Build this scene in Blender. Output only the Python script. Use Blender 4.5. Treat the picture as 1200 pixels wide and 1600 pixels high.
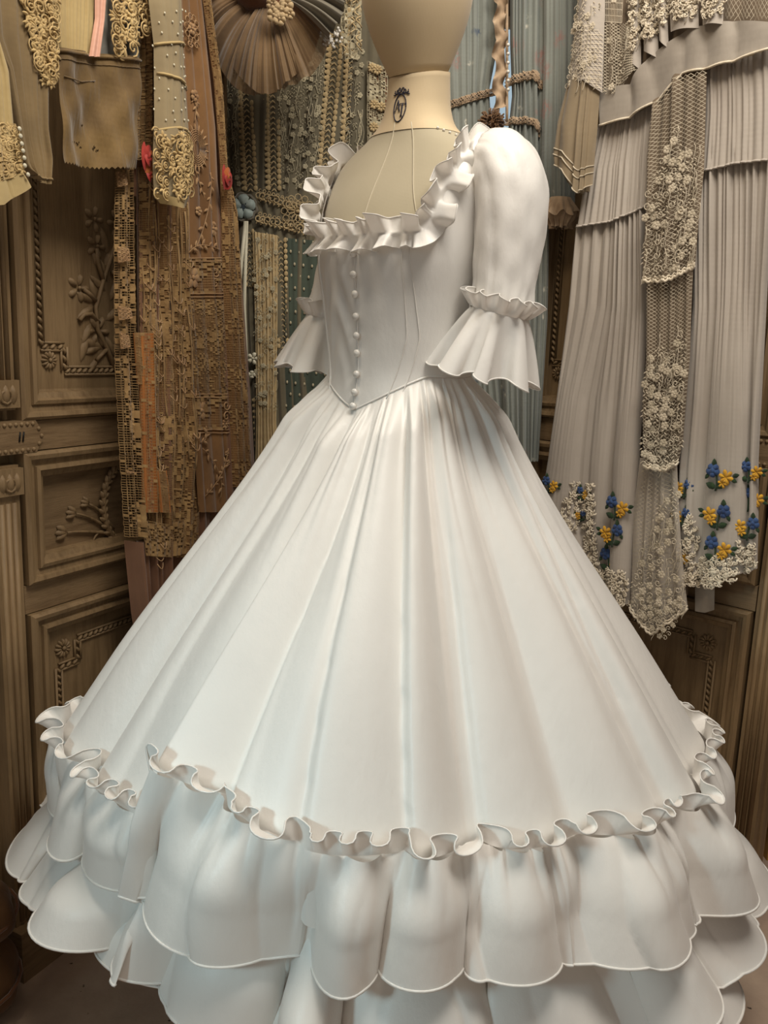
import bpy, bmesh, math, random
import numpy as np
from mathutils import Matrix, Vector

# ------------------------------------------------------------------ camera, light
for o in list(bpy.data.objects): bpy.data.objects.remove(o)
SC = bpy.context.scene
COL = SC.collection
F, CH, CD = 1320.0, 1.28, 1.5
PITCH, ROLL = math.radians(10.9), math.radians(2.1)
_fw = np.array([0, math.cos(PITCH), -math.sin(PITCH)])
_r0 = np.array([1.0, 0, 0]); _u0 = np.cross(_r0, _fw)
CR = _r0*math.cos(ROLL) + _u0*math.sin(ROLL)
CU = _u0*math.cos(ROLL) - _r0*math.sin(ROLL)
CP = np.array([0, -CD, CH])
cam = bpy.data.cameras.new('camera'); cam.sensor_fit = 'HORIZONTAL'; cam.sensor_width = 36
cam.lens = 36*F/1200; cam.clip_start = .02
co = bpy.data.objects.new('camera', cam); COL.objects.link(co)
M = Matrix(((CR[0], CU[0], -_fw[0], CP[0]), (CR[1], CU[1], -_fw[1], CP[1]), (CR[2], CU[2], -_fw[2], CP[2]), (0, 0, 0, 1)))
co.matrix_world = M
SC.camera = co

w = bpy.data.worlds.new('room_ambience'); SC.world = w; w.use_nodes = True
bg = w.node_tree.nodes['Background']; bg.inputs[0].default_value = (1, .90, .80, 1); bg.inputs[1].default_value = .235

def area(name, loc, aim, size, power, colr, spread=180):
    l = bpy.data.lights.new(name, 'AREA'); l.shape = 'DISK'; l.size = size; l.energy = power; l.color = colr
    l.spread = math.radians(spread)
    o = bpy.data.objects.new(name, l); COL.objects.link(o); o.location = loc
    d = Vector(aim) - Vector(loc); o.rotation_euler = d.to_track_quat('-Z', 'Y').to_euler()
    return o
area('ceiling_lamp', (.5, -.72, 3.0), (.1, .0, 1.0), .95, 31, (1, .93, .83))
area('ceiling_lamp_rear', (-.5, -.6, 3.1), (-.1, .5, 1.2), .5, 8, (1, .84, .64))
area('daylight_window', (-1.8, -2.2, 1.75), (-.15, -.4, .70), .35, .75, (.62, .92, 1), 34)
SC.view_settings.view_transform = 'Standard'; SC.view_settings.look = 'None'
SC.view_settings.exposure = 0.32; SC.view_settings.gamma = 1; SC.view_settings.use_curve_mapping = False

# ------------------------------------------------------------------ helpers
rnd = random.Random(7)
def V3(*a): return np.array(a, float)
def unit(v): return v/np.linalg.norm(v)
def ray(px, py): return _fw + CR*(px-600)/F - CU*(py-800)/F

class Plane:
    def __init__(s, p0, n, tx): s.p0 = V3(*p0); s.n = unit(V3(*n)); s.tx = unit(V3(*tx)); s.ty = V3(0, 0, -1)
    def shift(s, o): return Plane(s.p0 + s.n*o, s.n, s.tx)
    def px(s, x, y):
        d = ray(x, y); t = ((s.p0-CP) @ s.n)/(d @ s.n); return CP + d*t

class MB:
    def __init__(s): s.v = []; s.f = []
    def vert(s, p): s.v.append(tuple(float(q) for q in p)); return len(s.v)-1
    def face(s, *i): s.f.append(tuple(i))
    def grid(s, P, cu=False, cv=False, mask=None):
        nv, nu = P.shape[:2]; b = len(s.v); s.v.extend(map(tuple, P.reshape(-1, 3).tolist()))
        for i in range(nv if cv else nv-1):
            for j in range(nu if cu else nu-1):
                if mask is not None and not mask[i, j]: continue
                i2 = (i+1) % nv; j2 = (j+1) % nu
                s.f.append((b+i*nu+j, b+i*nu+j2, b+i2*nu+j2, b+i2*nu+j))
        return s
    def tube(s, pts, r, k=5, closed=False, flat=1.0, nrm=None):
        pts = [np.asarray(p, float) for p in pts]; n = len(pts)
        if n < 2: return s
        b = len(s.v); up = None
        for i, p in enumerate(pts):
            a = pts[(i-1) % n] if (closed or i > 0) else p
            c = pts[(i+1) % n] if (closed or i < n-1) else p
            t = c-a; L = np.linalg.norm(t); t = t/L if L > 1e-9 else V3(0, 0, 1)
            if nrm is not None: ref = nrm
            else:
                ref = up if up is not None else (V3(0, 0, 1) if abs(t[2]) < .9 else V3(1, 0, 0))
            x = np.cross(t, ref); lx = np.linalg.norm(x)
            x = x/lx if lx > 1e-6 else V3(1, 0, 0)
            y = np.cross(x, t); up = y
            rr = r[i] if hasattr(r, '__len__') else r
            for q in range(k):
                an = 2*math.pi*q/k; s.v.append(tuple((p + x*rr*math.cos(an) + y*rr*flat*math.sin(an)).tolist()))
        for i in range(n if closed else n-1):
            i2 = (i+1) % n
            for q in range(k):
                q2 = (q+1) % k; s.f.append((b+i*k+q, b+i*k+q2, b+i2*k+q2, b+i2*k+q))
        if not closed:
            s.f.append(tuple(b+q for q in range(k))[::-1]); s.f.append(tuple(b+(n-1)*k+q for q in range(k)))
        return s
    def box(s, o, ax, ay, az):
        o, ax, ay, az = map(np.asarray, (o, ax, ay, az)); b = len(s.v)
        for c in ((0,0,0),(1,0,0),(1,1,0),(0,1,0),(0,0,1),(1,0,1),(1,1,1),(0,1,1)):
            s.v.append(tuple((o+ax*c[0]+ay*c[1]+az*c[2]).tolist()))
        for f in ((0,3,2,1),(4,5,6,7),(0,1,5,4),(1,2,6,5),(2,3,7,6),(3,0,4,7)): s.f.append(tuple(b+i for i in f))
        return s
    def blob(s, fr, out, h, base=0.0, rim=None):
        """domed leaf / petal: outline in local metres on a frame, raised to h in the middle"""
        P, tx, ty, n = fr; m = len(out); b = len(s.v)
        cx = sum(p[0] for p in out)/m; cy = sum(p[1] for p in out)/m
        for (x, y) in out: s.v.append(tuple((P+tx*x+ty*y+n*base).tolist()))
        for (x, y) in out: s.v.append(tuple((P+tx*(cx+(x-cx)*.62)+ty*(cy+(y-cy)*.62)+n*(base+h*.85)).tolist()))
        s.v.append(tuple((P+tx*cx+ty*cy+n*(base+h*(1 if rim is None else rim))).tolist()))
        for i in range(m):
            j = (i+1) % m
            s.f.append((b+i, b+j, b+m+j, b+m+i)); s.f.append((b+m+i, b+m+j, b+2*m))
        return s
    def ball(s, c, r, sx=(1,0,0), sy=(0,1,0), sz=(0,0,1), fl=1.0, nu=8, nv=5):
        c = np.asarray(c, float); sx, sy, sz = map(np.asarray, (sx, sy, sz)); b = len(s.v)
        for i in range(nv+1):
            a = math.pi*i/nv
            for j in range(nu):
                q = 2*math.pi*j/nu
                s.v.append(tuple((c+r*(sx*math.sin(a)*math.cos(q)+sy*math.sin(a)*math.sin(q)+sz*fl*math.cos(a))).tolist()))
        for i in range(nv):
            for j in range(nu):
                j2 = (j+1) % nu; s.f.append((b+i*nu+j, b+i*nu+j2, b+(i+1)*nu+j2, b+(i+1)*nu+j))
        return s
    def build(s, name, mat, parent=None, smooth=True, fix=False):
        me = bpy.data.meshes.new(name); me.from_pydata(s.v, [], s.f)
        if fix:
            bm = bmesh.new(); bm.from_mesh(me); bmesh.ops.recalc_face_normals(bm, faces=bm.faces); bm.to_mesh(me); bm.free()
        if smooth: me.polygons.foreach_set('use_smooth', [True]*len(me.polygons))
        me.update()
        o = bpy.data.objects.new(name, me); COL.objects.link(o)
        if mat: me.materials.append(mat)
        if parent: o.parent = parent; o.matrix_parent_inverse = Matrix.Translation(-Vector(parent.location))
        return o

def tag(o, label=None, cat=None, group=None, kind=None):
    if label: o['label'] = label
    if cat: o['category'] = cat
    if group: o['group'] = group
    if kind: o['kind'] = kind
    return o
def empty(name, loc, label, cat, group=None):
    o = bpy.data.objects.new(name, None); COL.objects.link(o); o.location = tuple(float(q) for q in loc); o.empty_display_size = .05
    return tag(o, label, cat, group)

# folds -------------------------------------------------------------
def cells(n, seed, jit=.35):
    r = np.random.RandomState(seed); wd = 1+jit*(r.rand(n)*2-1); b = np.concatenate([[0], np.cumsum(wd)]); return b/b[-1]
class Fold:
    """row of soft pleats with creased valleys across x in 0..1"""
    def __init__(s, n, amp, seed, e=.8, jit=.4, av=.5, skew=.5, bounds=None, amps=None):
        if bounds: s.b = np.array(bounds); s.a = np.array(amps); s.n = len(amps); s.sk = np.ones(s.n); s.e = e; return
        r = np.random.RandomState(seed+99); s.b = cells(n, seed, jit); s.a = amp*(1-av+2*av*r.rand(n))
        s.sk = np.exp(skew*(r.rand(n)*2-1)); s.e = e; s.n = n
    def __call__(s, x):
        x = np.mod(x, 1.0); i = np.clip(np.searchsorted(s.b, x, side='right')-1, 0, s.n-1)
        l = np.clip((x-s.b[i])/(s.b[i+1]-s.b[i]), 0, 1)**s.sk[i]
        return s.a[i]*np.sin(np.pi*l)**s.e
def smooth01(x): x = np.clip(x, 0, 1); return x*x*(3-2*x)
def folds(*fs, g0=.4, g1=1.0, wander=.015, seed=0):
    ph = np.random.RandomState(seed).rand()*6
    def fn(U, V):
        X = U + wander*np.sin(3*V+ph); h = 0
        for f in fs: h = h + f(np.clip(X, 0, .9999))
        return h*(g0+(g1-g0)*V)
    return fn

def resample(pts, n):
    pts = np.array(pts, float); d = np.concatenate([[0], np.cumsum(np.hypot(*np.diff(pts, axis=0).T))])
    t = np.linspace(0, d[-1], n); return np.stack([np.interp(t, d, pts[:, 0]), np.interp(t, d, pts[:, 1])], 1)
class Patch:
    """cloth hanging in a plane: columns of outline points, a lattice and folds along the normal"""
    def __init__(s, cols, nu, nv, pl, fold=None):
        C = np.array([resample(c, nv+1) for c in cols]); k = len(cols)
        uu = np.linspace(0, k-1, nu+1); i0 = np.minimum(uu.astype(int), k-2); fr = (uu-i0)[:, None, None]
        s.PX = (C[i0]*(1-fr)+C[i0+1]*fr).transpose(1, 0, 2)
        s.pl = pl; s.nu, s.nv = nu, nv
        d = _fw + CR*((s.PX[..., 0:1]-600)/F) - CU*((s.PX[..., 1:2]-800)/F)
        t = ((pl.p0-CP) @ pl.n)/(d @ pl.n); s.B = CP + d*t[..., None]
        U, V = np.meshgrid(np.linspace(0, 1, nu+1), np.linspace(0, 1, nv+1))
        s.h = np.zeros_like(U) if fold is None else fold(U, V)
        s.W = s.B + s.h[..., None]*pl.n
    def pt(s, u, v, o=0.0):
        x = min(max(u, 0), 1)*s.nu; y = min(max(v, 0), 1)*s.nv; i = min(int(y), s.nv-1); j = min(int(x), s.nu-1); a = y-i; b = x-j
        W = s.W; return (W[i, j]*(1-a)*(1-b)+W[i, j+1]*(1-a)*b+W[i+1, j]*a*(1-b)+W[i+1, j+1]*a*b) + s.pl.n*o
    def at(s, px, py, o=.0015):
        d = (s.PX[..., 0]-px)**2+(s.PX[..., 1]-py)**2; i, j = np.unravel_index(np.argmin(d), d.shape)
        P = s.pl.px(px, py) + s.pl.n*(s.h[i, j]+o)
        return (P, s.pl.tx, s.pl.ty, s.pl.n)
    def pos(s, px, py, o=.0015): return s.at(px, py, o)[0]
    def mesh(s, name, mat, parent, mask=None):
        return MB().grid(s.W, mask=mask).build(name, mat, parent)
    def row(s, v, o=0.0, n=None, u0=0, u1=1): n = n or s.nu+1; return [s.pt(u0+(u1-u0)*i/(n-1), v, o) for i in range(n)]
    def colm(s, u, o=0.0, n=None, v0=0, v1=1): n = n or s.nv+1; return [s.pt(u, v0+(v1-v0)*i/(n-1), o) for i in range(n)]

def ribbon(mb, pts, side, w):
    b = len(mb.v)
    for p in pts: mb.v.append(tuple((p-side*w/2).tolist())); mb.v.append(tuple((p+side*w/2).tolist()))
    for i in range(len(pts)-1): mb.f.append((b+2*i, b+2*i+1, b+2*i+3, b+2*i+2))
def net(S, nu, nv, w, fill=None, u0=0, u1=1, v0=0, v1=1, o=.002, mb=None, jit=0.0):
    """filet net: threads and darned squares, open holes between"""
    mb = mb or MB(); r = random.Random(nu*31+nv); G = {}
    for i in range(nv+1):
        for j in range(nu+1):
            G[i, j] = S.pt(u0+(u1-u0)*(j+jit*(r.random()-.5))/nu, v0+(v1-v0)*(i+jit*(r.random()-.5))/nv, o)
    for i in range(nv+1): ribbon(mb, [G[i, j] for j in range(nu+1)], S.pl.ty, w)
    for j in range(nu+1): ribbon(mb, [G[i, j] for i in range(nv+1)], S.pl.tx, w)
    if fill:
        e = S.pl.n*.0008
        for i in range(nv):
            for j in range(nu):
                if fill((j+.5)/nu, (i+.5)/nv, j, i):
                    b = len(mb.v)
                    for q in ((i, j), (i, j+1), (i+1, j+1), (i+1, j)): mb.v.append(tuple((G[q]+e*(1+r.random())).tolist()))
                    mb.f.append((b, b+1, b+2, b+3))
    return mb
def tulle(S, n, slope, w, u0=0, u1=1, v0=0, v1=1, o=.002, mb=None, seg=10):
    """slanting diamond net"""
    mb = mb or MB()
    for sgn in (1, -1):
        k = int(n+abs(slope)*n)
        for i in range(k+1):
            c = -abs(slope)+(1+abs(slope))*i/k if sgn > 0 else (1+abs(slope))*i/k
            pts = []
            for q in range(seg+1):
                u = q/seg; v = c+sgn*abs(slope)*u
                if 0 <= v <= 1: pts.append(S.pt(u0+(u1-u0)*u, v0+(v1-v0)*v, o))
            if len(pts) > 1: ribbon(mb, pts, S.pl.ty, w)
    return mb

# motifs: all in local metres on a frame (P, tx, ty, n) -----------------
def loc(fr, x, y, z=0.0): return fr[0]+fr[1]*x+fr[2]*y+fr[3]*z
def turn(fr, x, y, a):
    c, s = math.cos(a), math.sin(a); return (loc(fr, x, y), fr[1]*c+fr[2]*s, fr[2]*c-fr[1]*s, fr[3])
LEAF = [(0, 0), (.18, -.2), (.5, -.28), (.8, -.16), (1, 0), (.8, .16), (.5, .28), (.18, .2)]
PETAL = [(0, -.05), (.3, -.26), (.7, -.36), (.95, -.2), (1, 0), (.95, .2), (.7, .36), (.3, .26), (0, .05)]
def leaf(mb, fr, x, y, a, L, h=.002, wid=1.0, base=0.0, shape=LEAF):
    f = turn(fr, x, y, a); mb.blob(f, [(p[0]*L, p[1]*L*wid) for p in shape], h, base)
def rosette(mb, fr, r, n=12, h=.004, centre=.25, wid=.9):
    for k in range(n): leaf(mb, fr, .15*r*math.cos(2*math.pi*k/n), .15*r*math.sin(2*math.pi*k/n), 2*math.pi*k/n, r*.85, h, wid*8/n, 0, PETAL)
    mb.ball(fr[0]+fr[3]*h*.8, r*centre, fr[1], fr[2], fr[3], min(.7, h/(r*centre)+.1), 8, 4)
def ring(mb, fr, x, y, r, t, k=8): mb.tube([loc(fr, x+r*math.cos(2*math.pi*i/k), y+r*math.sin(2*math.pi*i/k)) for i in range(k)], t, 4, True)
def spiral(mb, fr, x, y, r, t, turns=1.2, a0=0, sgn=1, k=12):
    mb.tube([loc(fr, x+r*(1-.8*i/k)*math.cos(a0+sgn*2*math.pi*turns*i/k), y+r*(1-.8*i/k)*math.sin(a0+sgn*2*math.pi*turns*i/k), t) for i in range(k+1)], t, 4)
def bez(p, n=10):
    p = [np.array(q, float) for q in p]; out = []
    for i in range(n+1):
        t = i/n; q = list(p)
        while len(q) > 1: q = [q[k]*(1-t)+q[k+1]*t for k in range(len(q)-1)]
        out.append(q[0])
    return out
# ------------------------------------------------------------------ materials
def lin(c): c = c/255; return c/12.92 if c <= .04045 else ((c+.055)/1.055)**2.4
def rgb(r, g, b): return (lin(r), lin(g), lin(b), 1)
class NT:
    def __init__(s, name):
        s.m = bpy.data.materials.new(name); s.m.use_nodes = True; s.t = s.m.node_tree; s.b = s.t.nodes['Principled BSDF']
    def n(s, typ, **kw):
        x = s.t.nodes.new(typ)
        for k, v in kw.items():
            if k in x.inputs: x.inputs[k].default_value = v
            else: setattr(x, k, v)
        return x
    def l(s, a, b): s.t.links.new(a, b)
    def coord(s, sc=(1, 1, 1)):
        c = s.n('ShaderNodeTexCoord'); m = s.n('ShaderNodeMapping'); m.inputs['Scale'].default_value = sc; s.l(c.outputs['Object'], m.inputs[0]); return m.outputs[0]
    def noise(s, scale, sc=(1, 1, 1), detail=4, rough=.55):
        x = s.n('ShaderNodeTexNoise', Scale=scale, Detail=detail, Roughness=rough); s.l(s.coord(sc), x.inputs['Vector']); return x.outputs['Fac']
    def ramp(s, fac, stops):
        r = s.n('ShaderNodeValToRGB'); e = r.color_ramp.elements
        e[0].position, e[0].color = stops[0]; e[1].position, e[1].color = stops[-1]
        for p, c in stops[1:-1]: q = e.new(p); q.color = c
        s.l(fac, r.inputs[0]); return r.outputs[0]
    def mixc(s, fac, a, b, mode='MIX'):
        m = s.n('ShaderNodeMix', data_type='RGBA', blend_type=mode)
        for v, i in ((fac, 0), (a, 6), (b, 7)):
            if isinstance(v, (int, float, tuple)): m.inputs[i].default_value = v
            else: s.l(v, m.inputs[i])
        return m.outputs[2]
    def bump(s, h, st=.3, dist=.002, prev=None):
        b = s.n('ShaderNodeBump', Strength=st, Distance=dist); s.l(h, b.inputs['Height'])
        if prev is not None: s.l(prev, b.inputs['Normal'])
        return b.outputs[0]
    def weave(s, f=900):
        a = s.n('ShaderNodeTexWave', bands_direction='Z', Scale=f/20); s.l(s.coord(), a.inputs[0])
        b = s.n('ShaderNodeTexWave', bands_direction='X', Scale=f/20); s.l(s.coord(), b.inputs[0])
        m = s.n('ShaderNodeMath', operation='ADD'); s.l(a.outputs['Fac'], m.inputs[0]); s.l(b.outputs['Fac'], m.inputs[1]); return m.outputs[0]
def cloth(name, base, dark=None, rough=.8, sheen=.25, weave=600, spots=6, wr=.15, alpha=1.0, trans=0.0, spec=.3, stain=None):
    t = NT(name); dark = dark or tuple(c*.72 for c in base[:3])+(1,)
    f = t.noise(spots, detail=5); c = t.ramp(f, [(.3, dark), (.65, base)])
    if stain: c = t.mixc(t.ramp(t.noise(3.3, detail=6), [(.52, (0, 0, 0, 1)), (.62, (1, 1, 1, 1))]), c, stain)
    t.l(c, t.b.inputs['Base Color']); t.b.inputs['Roughness'].default_value = rough
    t.b.inputs['Sheen Weight'].default_value = sheen; t.b.inputs['Specular IOR Level'].default_value = spec
    b1 = t.bump(t.noise(60, (1, 1, .25), 3), wr, .004); t.l(t.bump(t.weave(weave), .12, .0005, b1), t.b.inputs['Normal'])
    if alpha < 1 or trans > 0:
        out = t.t.nodes['Material Output']; sh = t.b.outputs[0]
        if trans > 0:
            tr = t.n('ShaderNodeBsdfTranslucent'); t.l(c, tr.inputs[0]); mx = t.n('ShaderNodeMixShader'); mx.inputs[0].default_value = trans
            t.l(sh, mx.inputs[1]); t.l(tr.outputs[0], mx.inputs[2]); sh = mx.outputs[0]
        if alpha < 1:
            tp = t.n('ShaderNodeBsdfTransparent'); mx = t.n('ShaderNodeMixShader'); mx.inputs[0].default_value = alpha
            t.l(tp.outputs[0], mx.inputs[1]); t.l(sh, mx.inputs[2]); sh = mx.outputs[0]
        t.l(sh, out.inputs[0])
    return t.m
def wood(name, a, b, axis='Z'):
    t = NT(name); sc = {'Z': (9, 9, .7), 'S': (1.2, 1.2, 12)}[axis]
    f = t.noise(7, sc, 8, .62); c = t.ramp(f, [(.32, a), (.55, b), (.75, tuple(x*.7 for x in b[:3])+(1,))])
    g = t.noise(5, (1, 1, 1), 6); c = t.mixc(t.ramp(g, [(.4, (0, 0, 0, 1)), (.75, (.5, .5, .5, 1))]), c, tuple(x*.55 for x in a[:3])+(1,))
    t.l(c, t.b.inputs['Base Color']); t.b.inputs['Roughness'].default_value = .55; t.b.inputs['Specular IOR Level'].default_value = .35
    t.l(t.bump(t.noise(26, sc, 6, .7), .45, .0025), t.b.inputs['Normal']); return t.m
def plain(name, c, rough=.5, spec=.4, metal=0, bumps=0, scale=40):
    t = NT(name); t.l(t.ramp(t.noise(scale*.4), [(.3, tuple(x*.8 for x in c[:3])+(1,)), (.7, c)]), t.b.inputs['Base Color'])
    t.b.inputs['Roughness'].default_value = rough; t.b.inputs['Specular IOR Level'].default_value = spec; t.b.inputs['Metallic'].default_value = metal
    if bumps: t.l(t.bump(t.noise(scale*4, detail=5), bumps, .003), t.b.inputs['Normal'])
    return t.m
def taffeta(name, c):
    t = NT(name); f = t.noise(9, (1, 1, .35), 3); t.l(t.ramp(f, [(.3, tuple(x*.96 for x in c[:3])+(1,)), (.7, c)]), t.b.inputs['Base Color'])
    t.b.inputs['Roughness'].default_value = .43; t.b.inputs['Specular IOR Level'].default_value = .42; t.b.inputs['Sheen Weight'].default_value = .2
    b1 = t.bump(t.noise(26, (1, 1, .45), 5, .6), .30, .006); t.l(t.bump(t.noise(320, (1, 1, 6), 2), .12, .0006, b1), t.b.inputs['Normal'])
    tr = t.n('ShaderNodeBsdfTranslucent'); tr.inputs[0].default_value = (.95, .86, .78, 1); mx = t.n('ShaderNodeMixShader'); mx.inputs[0].default_value = .12
    t.l(t.b.outputs[0], mx.inputs[1]); t.l(tr.outputs[0], mx.inputs[2]); t.l(mx.outputs[0], t.t.nodes['Material Output'].inputs[0])
    return t.m
MT = dict(
    taffeta=taffeta('white_taffeta', (.87, .85, .81, 1)),
    satin=plain('satin_button', rgb(235, 232, 226), .25, .6),
    linen=cloth('linen_grey_beige', rgb(176, 166, 142), rgb(160, 150, 126), .85, .2, 5000, 3, .05),
    linen2=cloth('linen_cream', rgb(205, 186, 152), rgb(190, 168, 134), .8, .2, 5000, 3, .05),
    seam=cloth('linen_seam', rgb(200, 190, 165), None, .8),
    ink=plain('navy_ink', rgb(20, 22, 48), .6),
    wood=wood('waxed_oak', rgb(112, 90, 62), rgb(138, 114, 82)), woods=wood('waxed_oak_rail', rgb(108, 86, 60), rgb(134, 110, 80), 'S'),
    brownlace=cloth('brown_lace_ground', rgb(140, 102, 62), rgb(108, 76, 44), .9, .3, 300, 9, .5),
    amber=cloth('amber_silk', rgb(176, 112, 52), rgb(140, 84, 38), .6, .3, 500, 8, .3),
    thread=cloth('gold_thread', rgb(168, 136, 90), rgb(126, 96, 58), .85, .2, 400, 30, .4),
    thread2=cloth('fawn_thread', rgb(178, 144, 104), rgb(150, 114, 78), .85, .2, 400, 30, .3),
    rosebrown=cloth('rose_brown_chiffon', rgb(128, 92, 68), rgb(108, 74, 52), .8, .3, 500, 6, .2),
    brownsilk=cloth('brown_silk', rgb(132, 106, 62), rgb(92, 70, 38), .7, .3, 700, 9, .9),
    khaki=cloth('khaki_linen', rgb(140, 118, 82), rgb(112, 94, 66), .85, .2, 700, 7, .35),
    crochet=cloth('cream_crochet', rgb(204, 178, 126), rgb(170, 142, 94), .9, .2, 500, 30, .5),
    creamy=cloth('aged_cream_voile', rgb(196, 174, 124), rgb(168, 144, 98), .85, .2, 600, 6, .3),
    greynet=cloth('grey_dotted_net', rgb(158, 142, 110), rgb(134, 120, 94), .9, .2, 400, 6, .2),
    pink=cloth('pink_satin', rgb(226, 172, 148), None, .4, .2, 600, 6, .2),
    bluegrey=cloth('blue_grey_cotton', rgb(126, 124, 116), None, .9, .1, 600, 6, .2),
    red=cloth('red_ribbon', rgb(176, 60, 52), rgb(140, 40, 36), .5, .2, 500, 40, .3), orange=cloth('orange_ribbon', rgb(190, 104, 54), None, .5),
    sage=cloth('sage_grey_chiffon', rgb(112, 104, 84), rgb(92, 86, 70), .9, .3, 500, 6, .2),
    ecru=cloth('ecru_lace', rgb(196, 174, 132), rgb(164, 142, 104), .9, .2, 500, 30, .4),
    ecru2=cloth('pale_lace', rgb(186, 176, 148), rgb(154, 144, 118), .9, .2, 500, 30, .4),
    teal=cloth('dark_teal_tulle', rgb(74, 84, 72), rgb(58, 66, 58), .9, .3, 500, 6, .2),
    iceblue=cloth('ice_blue_satin', rgb(170, 182, 176), rgb(134, 150, 148), .45, .3, 500, 30, .2),
    ivory=cloth('ivory_ribbon', rgb(226, 220, 196), None, .35, .2, 500, 6, .1),
    tulle=cloth('brown_tulle', rgb(138, 112, 80), rgb(104, 82, 58), .95, .4, 500, 9, .2, .82), felt=cloth('brown_felt', rgb(104, 66, 38), rgb(80, 48, 28), .95, .4, 300, 8, .4),
    bluetulle=cloth('grey_blue_tulle', rgb(124, 118, 104), None, .9, .4, 500, 9, .2),
    petal=cloth('faded_petals', rgb(186, 162, 124), None, .8),
    floral=None,
    beige=cloth('beige_ruffle', rgb(190, 166, 138), rgb(150, 126, 100), .9, .2, 500, 20, .4),
    mink=cloth('brown_pompom', rgb(120, 88, 56), rgb(80, 56, 34), .95, .3, 300, 60, .8),
    mauve=cloth('mauve_grey_voile', rgb(182, 173, 162), rgb(166, 156, 145), .9, .25, 600, 4, .2),
    mauve2=cloth('grey_linen_band', rgb(162, 153, 141), rgb(136, 127, 116), .9, .3, 500, 9, .3),
    netgrey=cloth('pale_net_thread', rgb(190, 178, 156), None, .9, .2, 500, 30, .2),
    brownlining=cloth('brown_grey_lining', rgb(128, 112, 94), rgb(104, 90, 74), .95, .1, 500, 4, .1),  # brown-grey lining cloth backing the gown's bodice and open net
    lacew=cloth('pale_grey_lace', rgb(206, 194, 172), rgb(180, 168, 146), .9, .2, 500, 30, .2),
    tuft=cloth('white_candlewick', rgb(226, 214, 192), rgb(190, 176, 152), .95, .3, 400, 60, .8),
    frill=cloth('taupe_organza', rgb(160, 142, 114), rgb(136, 120, 96), .85, .3, 500, 6, .1, .85),
    yellow=cloth('yellow_wool', rgb(212, 162, 48), rgb(168, 120, 28), .9, .3, 300, 90, .8), blue=cloth('blue_wool', rgb(56, 82, 126), rgb(32, 50, 88), .9, .3, 300, 90, .8),
    green=cloth('green_wool', rgb(40, 62, 34), rgb(22, 38, 20), .9, .3, 300, 90, .8),
    brass=plain('aged_brass', rgb(120, 96, 52), .4, .5, .8), iron=plain('black_iron', rgb(30, 28, 26), .5, .4, .4),
    pearl=plain('pearl', rgb(235, 230, 220), .2, .6), plaster=plain('dark_plaster', rgb(70, 58, 46), .9, .2, 0, .3, 12),
    sack=cloth('brown_wrapping', rgb(110, 78, 44), rgb(80, 54, 30), .8, .1, 200, 5, .5), ochre=wood('ochre_pine', rgb(170, 124, 56), rgb(190, 144, 70)),
    papergrey=plain('grey_paper', rgb(150, 156, 156), .8), slate=plain('slate_cloth', rgb(70, 82, 90), .8),
)
def floral_mat():
    t = NT('blue_floral_voile'); f = t.noise(5); c = t.ramp(f, [(.3, rgb(116, 120, 114)), (.7, rgb(142, 146, 138))])
    def spots(sc, thr, size, colr, c):
        v = t.n('ShaderNodeTexVoronoi', Scale=sc); t.l(t.coord(), v.inputs['Vector'])
        a = t.ramp(v.outputs['Distance'], [(size*.5, (1, 1, 1, 1)), (size, (0, 0, 0, 1))])
        s = t.n('ShaderNodeSeparateColor'); t.l(v.outputs['Color'], s.inputs[0])
        k = t.n('ShaderNodeMath', operation='GREATER_THAN'); k.inputs[1].default_value = thr; t.l(s.outputs[0], k.inputs[0])
        br = t.ramp(t.noise(90, detail=3), [(.42, (0, 0, 0, 1)), (.55, (1, 1, 1, 1))])
        m = t.n('ShaderNodeMath', operation='MULTIPLY'); t.l(a, m.inputs[0]); t.l(k.outputs[0], m.inputs[1])
        m2 = t.n('ShaderNodeMath', operation='MULTIPLY'); t.l(m.outputs[0], m2.inputs[0]); t.l(br, m2.inputs[1])
        return t.mixc(m2.outputs[0], c, colr)
    c = spots(14, .62, .40, rgb(150, 120, 112), c); c = spots(17, .8, .24, rgb(78, 90, 106), c); c = spots(24, .7, .22, rgb(196, 192, 178), c)
    t.l(c, t.b.inputs['Base Color']); t.b.inputs['Roughness'].default_value = .85; t.b.inputs['Sheen Weight'].default_value = .25
    t.l(t.bump(t.weave(700), .12, .0005), t.b.inputs['Normal']); return t.m
MT['floral'] = floral_mat()
def floor_mat():
    t = NT('worn_concrete'); a = t.noise(2.2, detail=9, rough=.65); c = t.ramp(a, [(.25, rgb(140, 120, 104)), (.5, rgb(176, 154, 134)), (.75, rgb(206, 182, 160))])
    c = t.mixc(t.ramp(t.noise(1.4, detail=5), [(.45, (0, 0, 0, 1)), (.7, (.6, .6, .6, 1))]), c, rgb(182, 146, 132))
    c = t.mixc(t.ramp(t.noise(38, detail=2), [(.24, (1, 1, 1, 1)), (.29, (0, 0, 0, 1))]), c, rgb(48, 38, 30))
    t.l(c, t.b.inputs['Base Color']); t.b.inputs['Roughness'].default_value = .8
    t.l(t.bump(t.noise(30, detail=8), .5, .004), t.b.inputs['Normal']); return t.m
MT['floor'] = floor_mat()
def glow(name, c, s):
    t = NT(name); t.b.inputs['Base Color'].default_value = (0, 0, 0, 1); t.b.inputs['Emission Color'].default_value = c; t.b.inputs['Emission Strength'].default_value = s; return t.m
MT['sky'] = glow('daylight_glass', (.62, .80, .92, 1), .5)
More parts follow.
